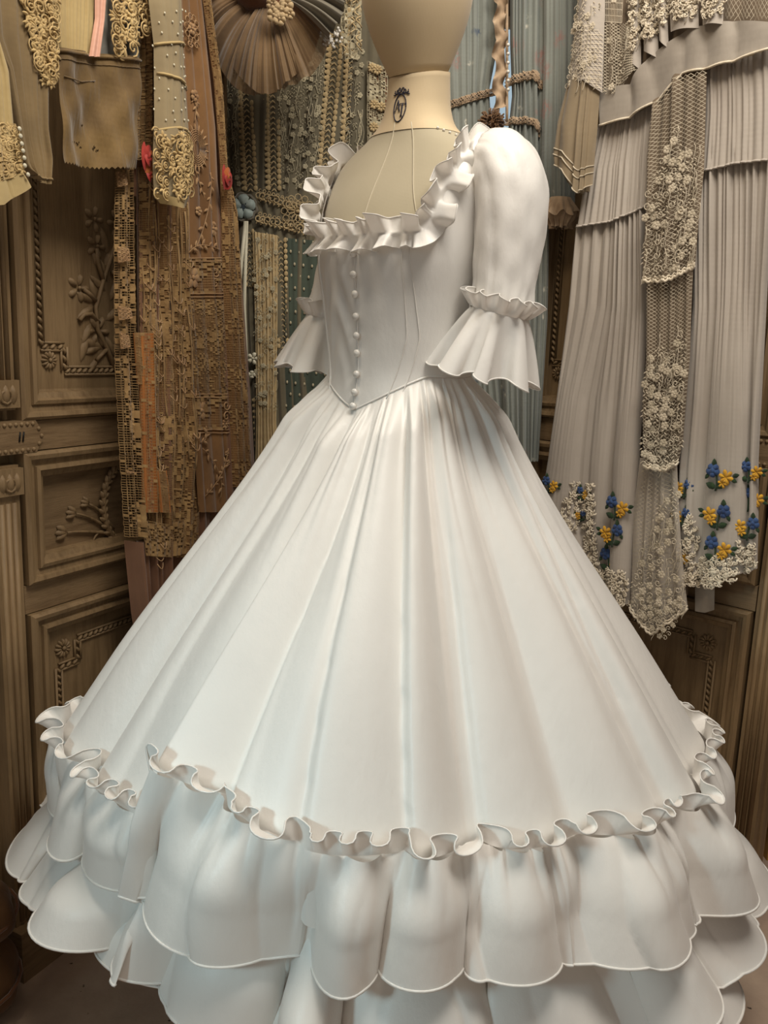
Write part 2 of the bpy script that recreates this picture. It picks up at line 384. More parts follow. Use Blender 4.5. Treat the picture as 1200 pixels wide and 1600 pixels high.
# ------------------------------------------------------------------ the room
def struct(name, mb, mat, **k): return tag(mb.build(name, mat, None, False, **k), kind='structure')
struct('floor', MB().box((-2.7, -3.2, -.06), (5.4, 0, 0), (0, 4.4, 0), (0, 0, .06)), MT['floor'])
WALL_B = struct('wall_back', MB().box((-2.7, 1.2, 0), (5.4, 0, 0), (0, .1, 0), (0, 0, 3.3)), MT['plaster'])
struct('wall_left', MB().box((-2.8, -3.2, 0), (.1, 0, 0), (0, 4.4, 0), (0, 0, 3.3)), MT['plaster'])
struct('wall_right', MB().box((2.7, -3.2, 0), (.1, 0, 0), (0, 4.4, 0), (0, 0, 3.3)), MT['plaster'])
aL, aR = math.radians(27), math.radians(46)
PL = Plane((-.705, .021, 0), (math.cos(aL), -math.sin(aL), 0), (math.sin(aL), math.cos(aL), 0))
nR = V3(-math.cos(aR), -math.sin(aR), 0); dR = V3(-math.sin(aR), math.cos(aR), 0)
PR = Plane(-nR*.75, nR, -dR)
def PM(y): return Plane((0, y, 0), (0, -1, 0), (1, 0, 0))
# narrow window in the back wall, seen as slivers of daylight between the hanging clothes
wx = PM(1.16).px(781, 100)[0]
wn = struct('window_1', MB().box((wx-.09, 1.165, 1.5), (.18, 0, 0), (0, .03, 0), (0, 0, .7)), MT['sky'])
fr = MB()
for a, b, c, d in ((-.115, -.085, 1.47, 2.23), (.085, .115, 1.47, 2.23), (-.115, .115, 1.47, 1.5), (-.115, .115, 2.2, 2.23), (-.006, .006, 1.5, 2.2)):
    fr.box((wx+a, 1.15, c), (b-a, 0, 0), (0, .05, 0), (0, 0, d-c))
fr.build('window_frame', MT['wood'], wn, False)

def wardrobe(origin, d, n, label, carve, deep=.34, c=.324):
    origin, d, n = V3(*origin), V3(*d), V3(*n); Z = V3(0, 0, 1)
    T = empty('carved_wardrobe', origin, label, 'wardrobe')
    W = lambda s, z, o=0.0: origin + d*s + Z*z + n*o
    def wb(mb, s0, s1, z0, z1, o0, o1): return mb.box(W(s0, z0, o0), d*(s1-s0), Z*(z1-z0), n*(o1-o0))
    def part(name, mat, *bx, par=None):
        m = MB()
        for b in bx: wb(m, *b)
        return m.build(name, MT[mat], par or T, False, True)
    def mould(name, s0, s1, z0, z1, prof, par=None):
        m = MB()
        for (i, h) in prof:
            for (a, b) in ((s0+i, z0+i), (s1-i, z0+i), (s1-i, z1-i), (s0+i, z1-i)): m.vert(W(a, b, h))
        for k in range(len(prof)-1):
            for q in range(4): m.face(4*k+q, 4*k+(q+1) % 4, 4*k+4+(q+1) % 4, 4*k+4+q)
        return m.build(name, MT['wood'], par or T, False, True)
    hw = c-.048; S0, S1 = c-hw, c+hw; HT = 2.46
    part('carcass', 'wood', (-.02, S1+.068, 0, HT, -deep, -.03))
    part('plinth', 'woods', (-.025, S1+.073, 0, .11, -.03, .03))
    part('cornice', 'woods', (-.03, S1+.08, HT, HT+.05, -deep-.02, .05))
    part('rail', 'woods', (S0-.004, S1+.004, 1.068, 1.124, -.03, .002))
    part('rail', 'woods', (S0-.004, S1+.004, .752, .808, -.03, .0))
    part('rail', 'woods', (S0-.004, S1+.004, .11, .14, -.03, .0))
    for s in (-.015, S1+.008):                       # pilasters with flutes
        for (z0, z1) in ((.11, 1.045), (1.146, HT)):
            p = part('pilaster', 'wood', (s, s+.055, z0, z1, -.03, .004))
            for k in range(3):
                m = MB(); q = s+.0135+k*.014
                m.tube([W(q, z0+.01, .004), W(q, z1-.07 if z1 < 2 else z1, .004)], .0055, 8); m.build('flute', MT['wood'], p)
            zz = z1-.055 if z1 < 2 else z0+.005
            cp = part('capital', 'wood', (s-.003, s+.058, zz, zz+.05, .004, .014), par=p)
            m = MB()
            for k in range(3): leaf(m, (W(s+.012+k*.0155, zz+.006, .014), -d, Z, n), 0, 0, math.pi/2, .036, .006, .9)
            ring(m, (W(s+.027, zz+.02, .016), d, Z, n), 0, 0, .012, .003); m.build('acanthus', MT['wood'], p)
        pr = MB()                                      # plaque with pearl edge
        a, b = (s-.002, s+.112) if s < .1 else (s+.057, s-.055)
        o2 = [(a, 1.066), (a, 1.126), (b-(.02 if b > a else -.02), 1.126), (b, 1.096), (b-(.02 if b > a else -.02), 1.066)]
        for h in (-.02, .012):
            for (x, y) in o2: pr.vert(W(x, y, h))
        for q in range(5): pr.face(q, (q+1) % 5, 5+(q+1) % 5, 5+q)
        pr.face(5, 6, 7, 8, 9); pq = pr.build('plaque', MT['woods'], T, False, True)
        sg = 1 if b > a else -1
        for k in range(7):
            for zz in (1.072, 1.120): MB().ball(W(a+sg*(.012+k*.0125), zz, .012), .0045, d, Z, n, .8).build('pearl_bead', MT['wood'], pq)
        for (x, zz) in ((b-sg*.014, 1.110), (b-sg*.008, 1.096), (b-sg*.014, 1.082)): MB().ball(W(x, zz, .012), .0045, d, Z, n, .8).build('pearl_bead', MT['wood'], pq)
        for k in (0, 1):
            MB().tube([W(a+sg*(.058+.008*k), 1.106, .0125), W(a+sg*(.055+.008*k), 1.088, .0125)], .002, 5).build('incised_stroke', MT['iron'], pq)
    P1 = [(0, -.03), (0, .010), (.006, .016), (.014, .014), (.016, .006), (.027, .004), (.029, .010), (.036, .012), (.040, .004), (.050, .0), (.052, -.014), (.058, -.016)]
    def rope(pts, par):
        m = MB(); m2 = MB()
        for (a, b) in zip(pts[:-1], pts[1:]):
            A, B = W(*a), W(*b); L = np.linalg.norm(B-A); t = (B-A)/L; sd = np.cross(n, t)
            for q in (-.0075, .0075): m2.tube([A+sd*q+n*-.012, B+sd*q+n*-.012], .0028, 5)
            k = max(2, int(L/.014))
            for i in range(k):
                pc = A+t*(L*(i+.5)/k)+n*-.012; e = unit(t+sd*.7); m.ball(pc, .0085, e, np.cross(n, e)*.45, n, .55, 7, 4)
        m2.build('fillet', MT['wood'], par); m.build('rope_twist', MT['wood'], par)
    def ros(s, z, r, par):
        m = MB(); rosette(m, (W(s, z, -.014), d, Z, n), r, 12, .006); m.build('rosette', MT['wood'], par)
    up = part('door', 'wood', (S0+.05, S1-.05, 1.17, HT-.05, -.03, -.015)); mould('moulding', S0, S1, 1.126, HT, P1, up)
    m = lambda x: 2*c-x
    rope([(.116, HT-.1), (.116, 1.262), (.172, 1.262), (.172, 1.216), (m(.172), 1.216), (m(.172), 1.262), (m(.116), 1.262), (m(.116), HT-.1)], up)
    ros(.136, 1.236, .019, up); ros(m(.136), 1.236, .019, up)
    dr = part('drawer', 'woods', (S0+.05, S1-.05, .85, 1.02, -.035, -.022)); mould('moulding', S0, S1, .81, 1.066, [(i, h if h > -.01 else h-.008) for i, h in P1], dr)
    lo = part('lower_door', 'wood', (S0+.05, S1-.05, .19, .70, -.03, -.015)); mould('moulding', S0, S1, .14, .75, P1, lo)
    rope([(.129, .22), (.129, .613), (.18, .613), (.18, .661), (m(.18), .661), (m(.18), .613), (m(.129), .613), (m(.129), .22)], lo)
    ros(.143, .651, .021, lo); ros(m(.143), .651, .021, lo)
    # wreath handle with ribbons of lily buds
    fr = (W(c, .925, -.020), d*(1 if True else 1), -Z, n)
    m1 = MB(); pts = [(.085*math.cos(a)*.7, .085*math.sin(a)) for a in np.linspace(0, 2*math.pi, 33)[:-1]]
    m1.tube([loc(fr, x, y-.005, .007) for x, y in pts], .006, 6, True)
    for k in range(32):
        x, y = pts[k]; a = math.atan2(y, x*1.4)+math.pi/2
        for sg in (.6, -.6): leaf(m1, fr, x, y-.005, a+sg, .02, .006, .9, .007)
    m1.build('wreath_handle', MT['wood'], dr)
    for sg in (1, -1):
        for (p, e) in (([(-.03, .055), (-.09, .01), (-.13, .0)], .026), ([(-.03, .06), (-.1, .04), (-.155, .035)], .03), ([(-.04, .065), (-.07, .03), (-.09, .07)], .03), ([(-.03, .05), (-.06, .0), (-.095, -.015)], .022)):
            m1 = MB(); q = bez(p, 8); m1.tube([loc(fr, sg*x[0], x[1], .003) for x in q], [.0045-.0003*i for i in range(9)], 5)
            a = math.atan2(q[-1][1]-q[-2][1], sg*(q[-1][0]-q[-2][0]))
            for t in (-.5, 0, .5): leaf(m1, fr, sg*q[-1][0], q[-1][1], a+t, e, .007, 1.0)
            m1.build('carved_lily', MT['wood'], dr)
    if carve:
        PW = Plane(W(0, 0, -.014), n, d)
        def fp(x, y): return (PW.px(x, y), d, -Z, n)
        m1 = MB()
        for seg in ([(178, 578), (165, 545), (150, 515), (147, 480), (158, 440), (168, 410), (185, 360), (182, 320)], [(152, 505), (140, 490), (128, 492), (122, 500)], [(147, 470), (138, 460), (128, 452)], [(160, 440), (150, 410), (148, 388)], [(165, 545), (155, 555), (148, 562)], [(172, 425), (186, 430), (196, 445)]):
            pts = [PW.px(x, y)+n*.005 for x, y in seg]; m1.tube(pts, .0045, 6)
        m1.build('carved_stem', MT['wood'], up)
        for (x, y, a, L) in ((147, 472, 200, .05), (150, 470, 250, .045), (145, 480, 150, .05), (142, 505, 120, .05), (136, 525, 110, .055), (158, 540, 160, .05), (160, 545, 200, .06), (152, 560, 130, .045), (165, 455, 215, .05), (168, 440, 245, .05), (165, 430, 285, .06), (172, 470, 300, .06), (165, 500, 330, .06), (172, 540, 20, .05), (165, 525, 60, .05), (160, 425, 235, .05), (170, 400, 250, .06), (178, 380, 290, .06)):
            m1 = MB(); leaf(m1, fp(x, y), 0, 0, math.radians(a), L, .006, .6); m1.build('carved_leaf', MT['wood'], up)
        for (x, y, r, k) in ((152, 518, .034, 6), (122, 450, .028, 5), (150, 385, .026, 5), (184, 350, .03, 6), (146, 342, .026, 5)):
            m1 = MB(); rosette(m1, fp(x, y), r, k, .006, .16, .5); m1.build('carved_flower', MT['wood'], up)
    return T
WARD_L = wardrobe(PL.p0, PL.tx, PL.n, 'carved brown wooden wardrobe behind the brown lace dress', True)
WARD_R = wardrobe(PR.p0+dR*-.446, dR, PR.n, 'carved brown wooden wardrobe behind the grey embroidered gown', False, .06, .364)
# ------------------------------------------------------------------ mannequin and ball gown
AX = V3(.02, 0, 0); PSI = math.radians(38)
BU = V3(math.cos(PSI), -math.sin(PSI), 0); BF = V3(-math.sin(PSI), -math.cos(PSI), 0)
def body(u, f, z): return AX + BU*u + BF*f + V3(0, 0, z)
TZ = np.array([1.05, 1.12, 1.18, 1.24, 1.30, 1.36, 1.42, 1.47, 1.52, 1.56, 1.585, 1.605, 1.625, 1.645, 1.67, 1.70, 1.74])
TA = np.array([.150, .142, .132, .121, .127, .137, .147, .152, .155, .152, .143, .122, .090, .064, .051, .047, .045])
TF = np.array([.125, .122, .118, .110, .113, .119, .127, .117, .098, .083, .075, .069, .064, .060, .056, .053, .051])
TB = np.array([.120, .112, .105, .098, .098, .104, .108, .108, .105, .095, .085, .076, .068, .062, .057, .054, .052])
def cub(x, X, Y):
    x = np.asarray(x, float); m = np.gradient(Y, X); i = np.clip(np.searchsorted(X, x)-1, 0, len(X)-2); h = X[i+1]-X[i]; t = np.clip((x-X[i])/h, 0, 1)
    return (2*t**3-3*t**2+1)*Y[i]+(t**3-2*t**2+t)*h*m[i]+(-2*t**3+3*t**2)*Y[i+1]+(t**3-t**2)*h*m[i+1]
def torso(th, z, off=0.0):
    """th = 0 at the front, + towards the figure's left arm"""
    a, bf, bb = cub(z, TZ, TA)+off, cub(z, TZ, TF)+off, cub(z, TZ, TB)+off
    c, s = np.cos(th), np.sin(th); e = 2/2.25
    u = a*np.sign(s)*np.abs(s)**e; f = np.where(c >= 0, bf, bb)*np.sign(c)*np.abs(c)**e
    return u, f+lean(z)
def lean(z): return -.020*smooth01((np.asarray(z, float)-1.50)/.13)
def tpos(th, z, off=0.0):
    u, f = torso(th, z, off); z = np.broadcast_to(z, np.shape(u))
    return AX + u[..., None]*BU + f[..., None]*BF + z[..., None]*V3(0, 0, 1)
def front(u, z, off=0.0, back=False):
    a, b = float(cub(z, TZ, TA))+off, float(cub(z, TZ, TB if back else TF))+off
    f = b*max(0, 1-min(1, abs(u)/a)**2.25)**(1/2.25); return body(u, (-f if back else f)+float(lean(z)), z)

MAN = empty('dress_form', AX, 'beige linen dress form with egg head and ink crest on its neck', 'mannequin')
th = np.linspace(-math.pi, math.pi, 97)[:-1]
zz = np.concatenate([np.linspace(1.05, 1.55, 26)[:-1], np.linspace(1.55, 1.636, 18)])
MB().grid(tpos(*np.meshgrid(th, zz)), cu=True).build('torso', MT['linen'], MAN)
zz = np.linspace(1.629, 1.728, 14); TH, ZZ = np.meshgrid(th, zz); PN = tpos(TH, ZZ, .0012)
tilt = (ZZ-1.629)/.099*.013*np.cos(TH); PN[..., 2] -= tilt
PN = np.concatenate([PN, np.broadcast_to(PN[-1].mean(0), PN[-1:].shape)]); MB().grid(PN, cu=True).build('neck', MT['linen2'], MAN)
hz = np.linspace(0, 1, 30); HP = []
for t in hz:
    z = 1.7285+.30*t; k = max(1e-3, 1-(max(0, t-.45)/.55)**2.3)**.5 if t > .45 else (.53+.47*math.sin(math.pi/2*min(1, (t/.45))))
    c, s = np.cos(th), np.sin(th); u = .088*k*s; f = np.where(c > 0, .104, .094)*k*c + .012*math.sin(math.pi*min(1, t/.5)*.5)-.020
    zt = z - .013*np.cos(th)*(1-t)
    HP.append(AX + u[:, None]*BU + f[:, None]*BF + zt[:, None]*V3(0, 0, 1))
HP = np.array(HP); HP = np.concatenate([np.broadcast_to(HP[0].mean(0), HP[:1].shape), HP])
MB().grid(HP, cu=True).build('head', MT['linen2'], MAN)
for (pts) in ([(.002*0, 1.645), (0, 1.47)], [(-.004, 1.645), (-.1, 1.47)], [(.03, 1.64), (.1, 1.5), (.11, 1.44)]):
    q = [front(pts[0][0]+(pts[-1][0]-pts[0][0])*i/14, pts[0][1]+(pts[-1][1]-pts[0][1])*i/14, .0004) for i in range(15)]
    if pts[-1][0] < -.05: continue
    MB().tube(q, .0011, 5).build('seam_line', MT['seam'], MAN)
# crest on the neck: oval, letters A and T, little flowering crown
def emp(x, y, o=.0016): return front(.006+x, 1.664-y, o)
def stroke(mb, pts, r=.0009): mb.tube([emp(x, y) for x, y in pts], r, 5)
def densify(p, n=6): return [tuple(np.array(a)*(1-t)+np.array(b)*t) for a, b in zip(p[:-1], p[1:]) for t in np.linspace(0, 1, n)]
m = MB(); stroke(m, [(.0112*math.cos(a), .0215*math.sin(a)) for a in np.linspace(0, 2*math.pi, 33)], .0009); m.build('crest_oval', MT['ink'], MAN)
m = MB()
for p, r in (([(-.0082, .005), (-.0042, -.0125)], .0006), ([(-.0042, -.0125), (-.0002, .005)], .0011), ([(-.0064, -.001), (-.0018, -.001)], .0005), ([(-.0098, .005), (-.0066, .005)], .0005), ([(-.0018, .005), (.0012, .005)], .0005)): stroke(m, densify(p), r)
m.build('letter_a', MT['ink'], MAN)
m = MB()
for p, r in (([(-.0006, -.0045), (-.0002, -.0068), (.0092, -.0068), (.0096, -.0045)], .0006), ([(.0045, -.0068), (.0045, .0135)], .0012), ([(.0020, .0135), (.0070, .0135)], .0005)): stroke(m, densify(p), r)
m.build('letter_t', MT['ink'], MAN)
m = MB()
for sg in (-1, 1):
    for (cx, cy, r) in ((.0032, -.0275, .0030), (.0070, -.0255, .0024)): m.tube([emp(sg*cx+r*.75*math.cos(a), cy+r*1.25*math.sin(a)) for a in np.linspace(0, 2*math.pi, 13)[:-1]], .0008, 5, True)
    for p in ([(.004, -.0225), (.009, -.0225), (.0135, -.0245)], [(.010, -.0225), (.0125, -.0205), (.0150, -.0215)], [(.0110, -.0230), (.0125, -.0265), (.0120, -.0280)]): stroke(m, densify([(sg*x, y) for x, y in p], 4), .0008)
stroke(m, densify([(-.006, -.0225), (0, -.0215), (.006, -.0225)], 5), .0009); m.build('crest_crown', MT['ink'], MAN)
for k in range(5): MB().ball(tpos(np.array(.95+k*.10), np.array(1.630-.0035*k), .002).reshape(3), .0024).build('pearl_pin', MT['pearl'], MAN)
MB().tube([AX+V3(0, 0, .03), AX+V3(0, 0, 1.07)], .016, 12).build('pole', MT['iron'], MAN)
m = MB(); nb = 24
for (r, z) in ((.16, .0), (.16, .012), (.05, .03), (.02, .04)):
    for q in range(nb): m.vert(AX+V3(r*math.cos(2*math.pi*q/nb), r*math.sin(2*math.pi*q/nb), z))
for i in range(3):
    for q in range(nb): m.face(i*nb+q, i*nb+(q+1) % nb, (i+1)*nb+(q+1) % nb, (i+1)*nb+q)
m.face(*range(nb)); m.build('stand_base', MT['iron'], MAN, True, True)

GOWN = empty('ball_gown', AX, 'white taffeta ball gown with ruffled square neckline and flounced full skirt', 'dress')
TAF = MT['taffeta']
# ---- bodice
def waist_z(thb):
    """pointed basque: lowest at the front"""
    d = np.abs(np.arctan2(np.sin(thb), np.cos(thb))); return 1.238 - .058*np.clip(1-d/1.0, 0, 1)**1.25 + .012*np.clip((d-1.6)/1.5, 0, 1)
th = np.linspace(-math.pi, math.pi, 241)[:-1]; tt = np.linspace(0, 1, 110); TH, TT = np.meshgrid(th, tt)
ZZ = waist_z(TH)+(1.622-waist_z(TH))*TT
wr = .0030*np.sin(70*ZZ+3*np.sin(5*TH)+2*np.cos(9*TH))*np.exp(-((TH+.25)/.35)**2)*np.exp(-((ZZ-1.33)/.09)**2)
BP = tpos(TH, ZZ, .005+wr); U_, F_ = torso(TH, ZZ, .005)
UN = .128
UNZ = .112+.16*(ZZ-1.455)
F_ = F_-lean(ZZ)
cut = ((F_ > 0) & (np.abs(U_) < UNZ) & (ZZ > 1.455)) | ((F_ <= 0) & (np.abs(U_) < UN) & (ZZ > 1.53))
MB().grid(BP, cu=True, mask=~(cut[:-1] | cut[1:])).build('bodice', TAF, GOWN)
def on_b(u, z, off=.0065): return front(u, z, off)
m = MB(); m.tube([on_b(-.0005, 1.455-.272*i/40, .0058) for i in range(41)], .0009, 5); m.build('front_placket', TAF, GOWN)
def seamtube(us, r): 
    zs = np.linspace(1.455, 1.20, 30); m = MB(); m.tube([on_b(np.interp(z, [1.2, 1.3, 1.46], us), z, .0055) for z in zs], r, 6); m.build('princess_seam', TAF, GOWN)
seamtube([-.07, -.090, -.104], .0022); seamtube([.058, .084, .082], .0011); seamtube([.078, .100, .092], .0011)
for (x, y) in ((563, 397), (561, 430), (565, 460), (567, 495), (568, 525), (563, 552), (560, 585), (555, 613), (545, 637)):
    # the buttons follow the front opening; heights from the photograph
    z = PM(-.10).px(x, y)[2]; p = on_b(0, max(z, 1.186), .010); m = MB(); m.ball(p, .0062, BU, V3(0, 0, 1), BF, .75, 12, 8); m.build('button', MT['satin'], GOWN)
# ---- double edged neck ruffle
def path(pts, n):
    P = np.array(pts); d = np.concatenate([[0], np.cumsum(np.linalg.norm(np.diff(P, axis=0), axis=1))]); t = np.linspace(0, d[-1], n)
    return np.stack([np.interp(t, d, P[:, k]) for k in range(3)], 1), d[-1]
np_ = []
un = lambda z: .112+.16*(z-1.455)
for u in np.linspace(-.112, .112, 16): np_.append(front(u, 1.455+.004*(abs(u)/.112)**4, .009))
for z in np.linspace(1.468, 1.572, 10): np_.append(front(un(z), z, .009))
np_ += [body(UN+.002, .018, 1.590), body(UN+.004, -.008, 1.596), body(UN+.004, -.03, 1.592)]
for z in np.linspace(1.575, 1.54, 5): np_.append(front(UN, z, .009, True))
for u in np.linspace(UN, -UN, 14): np_.append(front(u, 1.53, .009, True))
for z in np.linspace(1.54, 1.575, 5): np_.append(front(-UN, z, .009, True))
np_ += [body(-UN-.004, -.03, 1.592), body(-UN-.004, -.008, 1.596), body(-UN-.002, .018, 1.590)]
for z in np.linspace(1.572, 1.468, 10): np_.append(front(-un(z), z, .009))
np_.append(np_[0])
NP, LEN = path(np_, 901); NP = NP[:-1]; n = len(NP)
def blur(A, k):
    B = np.zeros_like(A)
    for i in range(-k, k+1): B += np.roll(A, i, 0)
    return B/(2*k+1)
NPs = blur(blur(NP, 7), 7)
T_ = np.roll(NPs, -2, 0)-np.roll(NPs, 2, 0); T_ /= np.linalg.norm(T_, axis=1)[:, None]
ctr = NPs.copy(); ctr[:, :2] -= AX[:2]; Nn = ctr.copy(); Nn[:, 2] = 0; Nn /= np.linalg.norm(Nn, axis=1)[:, None]
up = np.clip((NPs[:, 2]-1.56)/.05, 0, 1)[:, None]; Nn = Nn*(1-.8*up)+up*V3(0, 0, 1); Nn -= (Nn*T_).sum(1)[:, None]*T_; Nn = blur(Nn, 5); Nn /= np.linalg.norm(Nn, axis=1)[:, None]
X_ = np.cross(T_, Nn)
r_ = np.random.RandomState(5)
def ruffle_wave(n, per, seed, jit=.45):
    r = np.random.RandomState(seed); nc = int(n/per); b = cells(nc, seed, jit)*n; x = np.arange(n); i = np.clip(np.searchsorted(b, x, side='right')-1, 0, nc-1)
    l = (x-b[i])/(b[i+1]-b[i]); return l, i, .55+.9*r.rand(nc), r.rand(nc)
STEP = LEN/n
def edge_ruffle(sign, seed):
    l, i, amp, ph = ruffle_wave(n, .035/STEP, seed, .6); rows = []
    for q in np.linspace(0, 1, 9):
        a = (.015*amp[i])*q**.8; wv = np.sin(2*np.pi*l)*a
        tang = (-.0030*np.sin(4*np.pi*l))*q*amp[i]
        wid = .0265*(.93+.10*np.sin(2*np.pi*l+1.5))*q*(.96+.10*np.sin(np.arange(n)*2*np.pi/n*9+sign))
        lift = .004+.012*q**1.3+wv+.0028*np.sin(6*np.pi*l)*q
        rows.append(NPs + Nn*lift[:, None] + X_*(sign*wid)[:, None] + T_*tang[:, None])
    return np.array(rows)
lo = edge_ruffle(1, 11); hi = edge_ruffle(-1, 12)
RW = np.concatenate([hi[::-1], lo[1:]])
MB().grid(RW, cu=True).build('neck_ruffle', TAF, GOWN)
for R_ in (lo[-1], hi[-1]): MB().tube(list(R_[::2]), .0011, 4, True).build('ruffle_edge', TAF, GOWN)
# ---- sleeves
def sleeve(sg):
    SL = bpy.data.objects.new('sleeve', None); return SL
def ringpath(cs, nv):
    cs = np.array(cs); t = np.linspace(0, 1, len(cs)); q = np.linspace(0, 1, nv); return np.stack([cub(q, t, cs[:, k]) for k in range(cs.shape[1])], 1)
for sg in (1, -1):
    # u, f, z, half width across, half depth, tilt
    cs = [(.134, -.022, 1.572, .022, .034), (.148, -.022, 1.584, .036, .048), (.170, -.021, 1.574, .047, .060), (.188, -.018, 1.540, .053, .064), (.196, -.013, 1.495, .054, .063), (.199, -.006, 1.440, .051, .058), (.200, .002, 1.390, .047, .052), (.200, .010, 1.345, .043, .046)]
    if sg < 0: cs = [(.112, -.03, 1.560, .020, .030), (.120, -.03, 1.568, .030, .042), (.132, -.03, 1.560, .036, .052), (.140, -.03, 1.530, .042, .058), (.143, -.026, 1.480, .046, .06), (.146, -.016, 1.430, .046, .056), (.152, -.004, 1.380, .044, .050), (.158, .008, 1.332, .041, .046)]
    Q = ringpath(cs, 44); ph = np.linspace(0, 2*math.pi, 73)[:-1]; rows = []; ff = Fold(17, .0055, 40+sg, .9); f2 = Fold(9, .006, 50+sg, 1.0)
    for k in range(len(Q)):
        u, f, z, a, b = Q[k]; t = k/(len(Q)-1); k0, k1 = max(0, k-1), min(len(Q)-1, k+1); T = Q[k1, :3]-Q[k0, :3]; T = T/np.linalg.norm(T)
        e1 = np.cross(V3(0, 1, 0), T); e1 /= np.linalg.norm(e1); e2 = np.cross(T, e1)
        e1 = e1 if e1[0] > 0 else -e1
        wv = ff(ph/(2*math.pi)+.02*math.sin(4*t))*(math.exp(-(t/.22)**2)+math.exp(-((1-t)/.10)**2)) + f2(ph/(2*math.pi)+.1*t)*.35 + .0009*np.sin(3*ph+22*t)*np.sin(17*t+ph)+.0005*np.sin(7*ph-31*t+2)
        L = Q[k, :3][None]+((a+wv)*np.cos(ph))[:, None]*e1+((b+wv)*np.sin(ph))[:, None]*(e2 if e2[1] > 0 else -e2)
        rows.append(AX+ (sg*L[:, 0])[:, None]*BU + L[:, 1][:, None]*BF + L[:, 2][:, None]*V3(0, 0, 1))
    SLV = MB().grid(np.array(rows), cu=True).build('sleeve', TAF, GOWN)
    # gathered elbow frill and flared flounce
    c0 = V3(.200, .010, 1.345) if sg > 0 else V3(.158, .008, 1.332); ax = unit(V3(-.22, .05, -1)) if sg > 0 else unit(V3(.14, .10, -1)); e1 = unit(np.cross(V3(0, 1, 0), ax)); e1 = e1 if e1[0] > 0 else -e1; e2 = unit(np.cross(ax, e1)); e2 = e2 if e2[1] > 0 else -e2
    NP2 = 361; ph = np.linspace(0, 2*math.pi, NP2)[:-1]
    def mk(vs, r0, r1, l0, l1, nc, A, B, seed, pw=.8, hemw=.006):
        b = cells(nc, seed, .35); rr = np.random.RandomState(seed); am = .6+.8*rr.rand(nc); x = ph/(2*math.pi); i = np.clip(np.searchsorted(b, x, side='right')-1, 0, nc-1); l = (x-b[i])/(b[i+1]-b[i]); rows = []
        for v in np.linspace(0, 1, vs):
            rad = r0+(r1-r0)*v**pw + A*am[i]*np.sin(2*np.pi*l)*v**.9; an = ph + B*np.sin(4*np.pi*l)*v/nc*2*math.pi
            ln = l0+(l1-l0)*v + hemw*np.sin(2*np.pi*l+1)*v
            L = c0 + ax*ln[:, None] + (rad*np.cos(an))[:, None]*e1 + (rad*1.06*np.sin(an))[:, None]*e2
            rows.append(AX+(sg*L[:, 0])[:, None]*BU+L[:, 1][:, None]*BF+L[:, 2][:, None]*V3(0, 0, 1))
        return np.array(rows)
    G = mk(22, .043, .079, 0, .100, 8, .013, -.07, 60+sg, .75); MB().grid(G, cu=True).build('cuff_flounce', TAF, SLV)
    MB().tube(list(G[-1]), .0013, 5, True).build('hem_edge', TAF, SLV)
    G = mk(9, .044, .058, .004, -.022, 12, .0085, -.08, 70+sg, .7, .004); MB().grid(G, cu=True).build('cuff_header', TAF, SLV)
    MB().tube(list(G[-1]), .0010, 4, True).build('header_edge', TAF, SLV)
# ---- skirt
NS = 720; PHI = np.linspace(-math.pi, math.pi, NS+1)[:-1]
def pint(phi, tab):
    X = np.radians(np.array([a for a, _ in tab])); Y = np.array([b for _, b in tab]); p = np.arctan2(np.sin(phi), np.cos(phi))
    Xe = np.concatenate([X-2*math.pi, X, X+2*math.pi]); Ye = np.tile(Y, 3); return cub(p, Xe, Ye)
def step_fold(phi):
    d = np.degrees(np.arctan2(np.sin(phi), np.cos(phi)))
    return smooth01((d+38)/4)*np.exp(-np.clip(d+34, 0, 400)/26.)
def R_seam(phi): return pint(phi, [(-170, .475), (-130, .475), (-90, .505), (-70, .51), (-50, .472), (-25, .435), (0, .43), (25, .442), (50, .490), (70, .522), (90, .53), (130, .53)]) + .048*step_fold(phi)
def Z_seam(phi): return pint(phi, [(-170, .60), (-90, .595), (-60, .60), (-30, .612), (0, .615), (40, .60), (75, .60), (130, .60)]) + .095*step_fold(phi)
SKF = [Fold(66, .0085, 1, 1.0, .5, .6), Fold(27, .030, 2, .68, .55, .7, .9), Fold(13, .040, 3, .8, .5, .7, .9)]
def skirt_pts(phi, t):
    thb = phi + PSI
    zw = waist_z(thb); u, f = torso(thb, zw, .004); WP = AX + u[..., None]*BU + f[..., None]*BF
    rs, zs = R_seam(phi), Z_seam(phi)
    g = t**1.10
    x = phi/(2*math.pi)+.5
    f1 = SKF[0](x+.004*np.sin(7*t))*np.clip(t/.05, 0, 1)*np.exp(-(t/.30)**1.3)
    f2 = SKF[1](x+.006*np.sin(2.2*t+1))*smooth01(t/.12)*(1-.35*t)*.8
    f3 = SKF[2](x+.008*np.sin(1.7*t))*smooth01(t/.8)
    r = .0 + f1+f2+f3 + .05*step_fold(phi)*0
    ph2 = phi-.07*step_fold(phi)*smooth01(t); ux, uy = np.sin(ph2), -np.cos(ph2)
    SX, SY = AX[0]+rs*ux, AX[1]+rs*uy
    dip = 0
    P = np.stack([WP[..., 0]+(SX-WP[..., 0])*g+ux*r, WP[..., 1]+(SY-WP[..., 1])*g+uy*r, zw+(zs-zw)*t], -1)
    return P
PH, TT = np.meshgrid(PHI, np.linspace(0, 1, 90)**1.15)
SKP = skirt_pts(PH, TT); SKP = (np.roll(SKP, 1, 1)+2*SKP+np.roll(SKP, -1, 1))/4; SKP = np.concatenate([SKP, SKP[-1:]-V3(0, 0, .06), SKP[-1:]-V3(0, 0, .12)]); MB().grid(SKP, cu=True).build('skirt', TAF, GOWN)
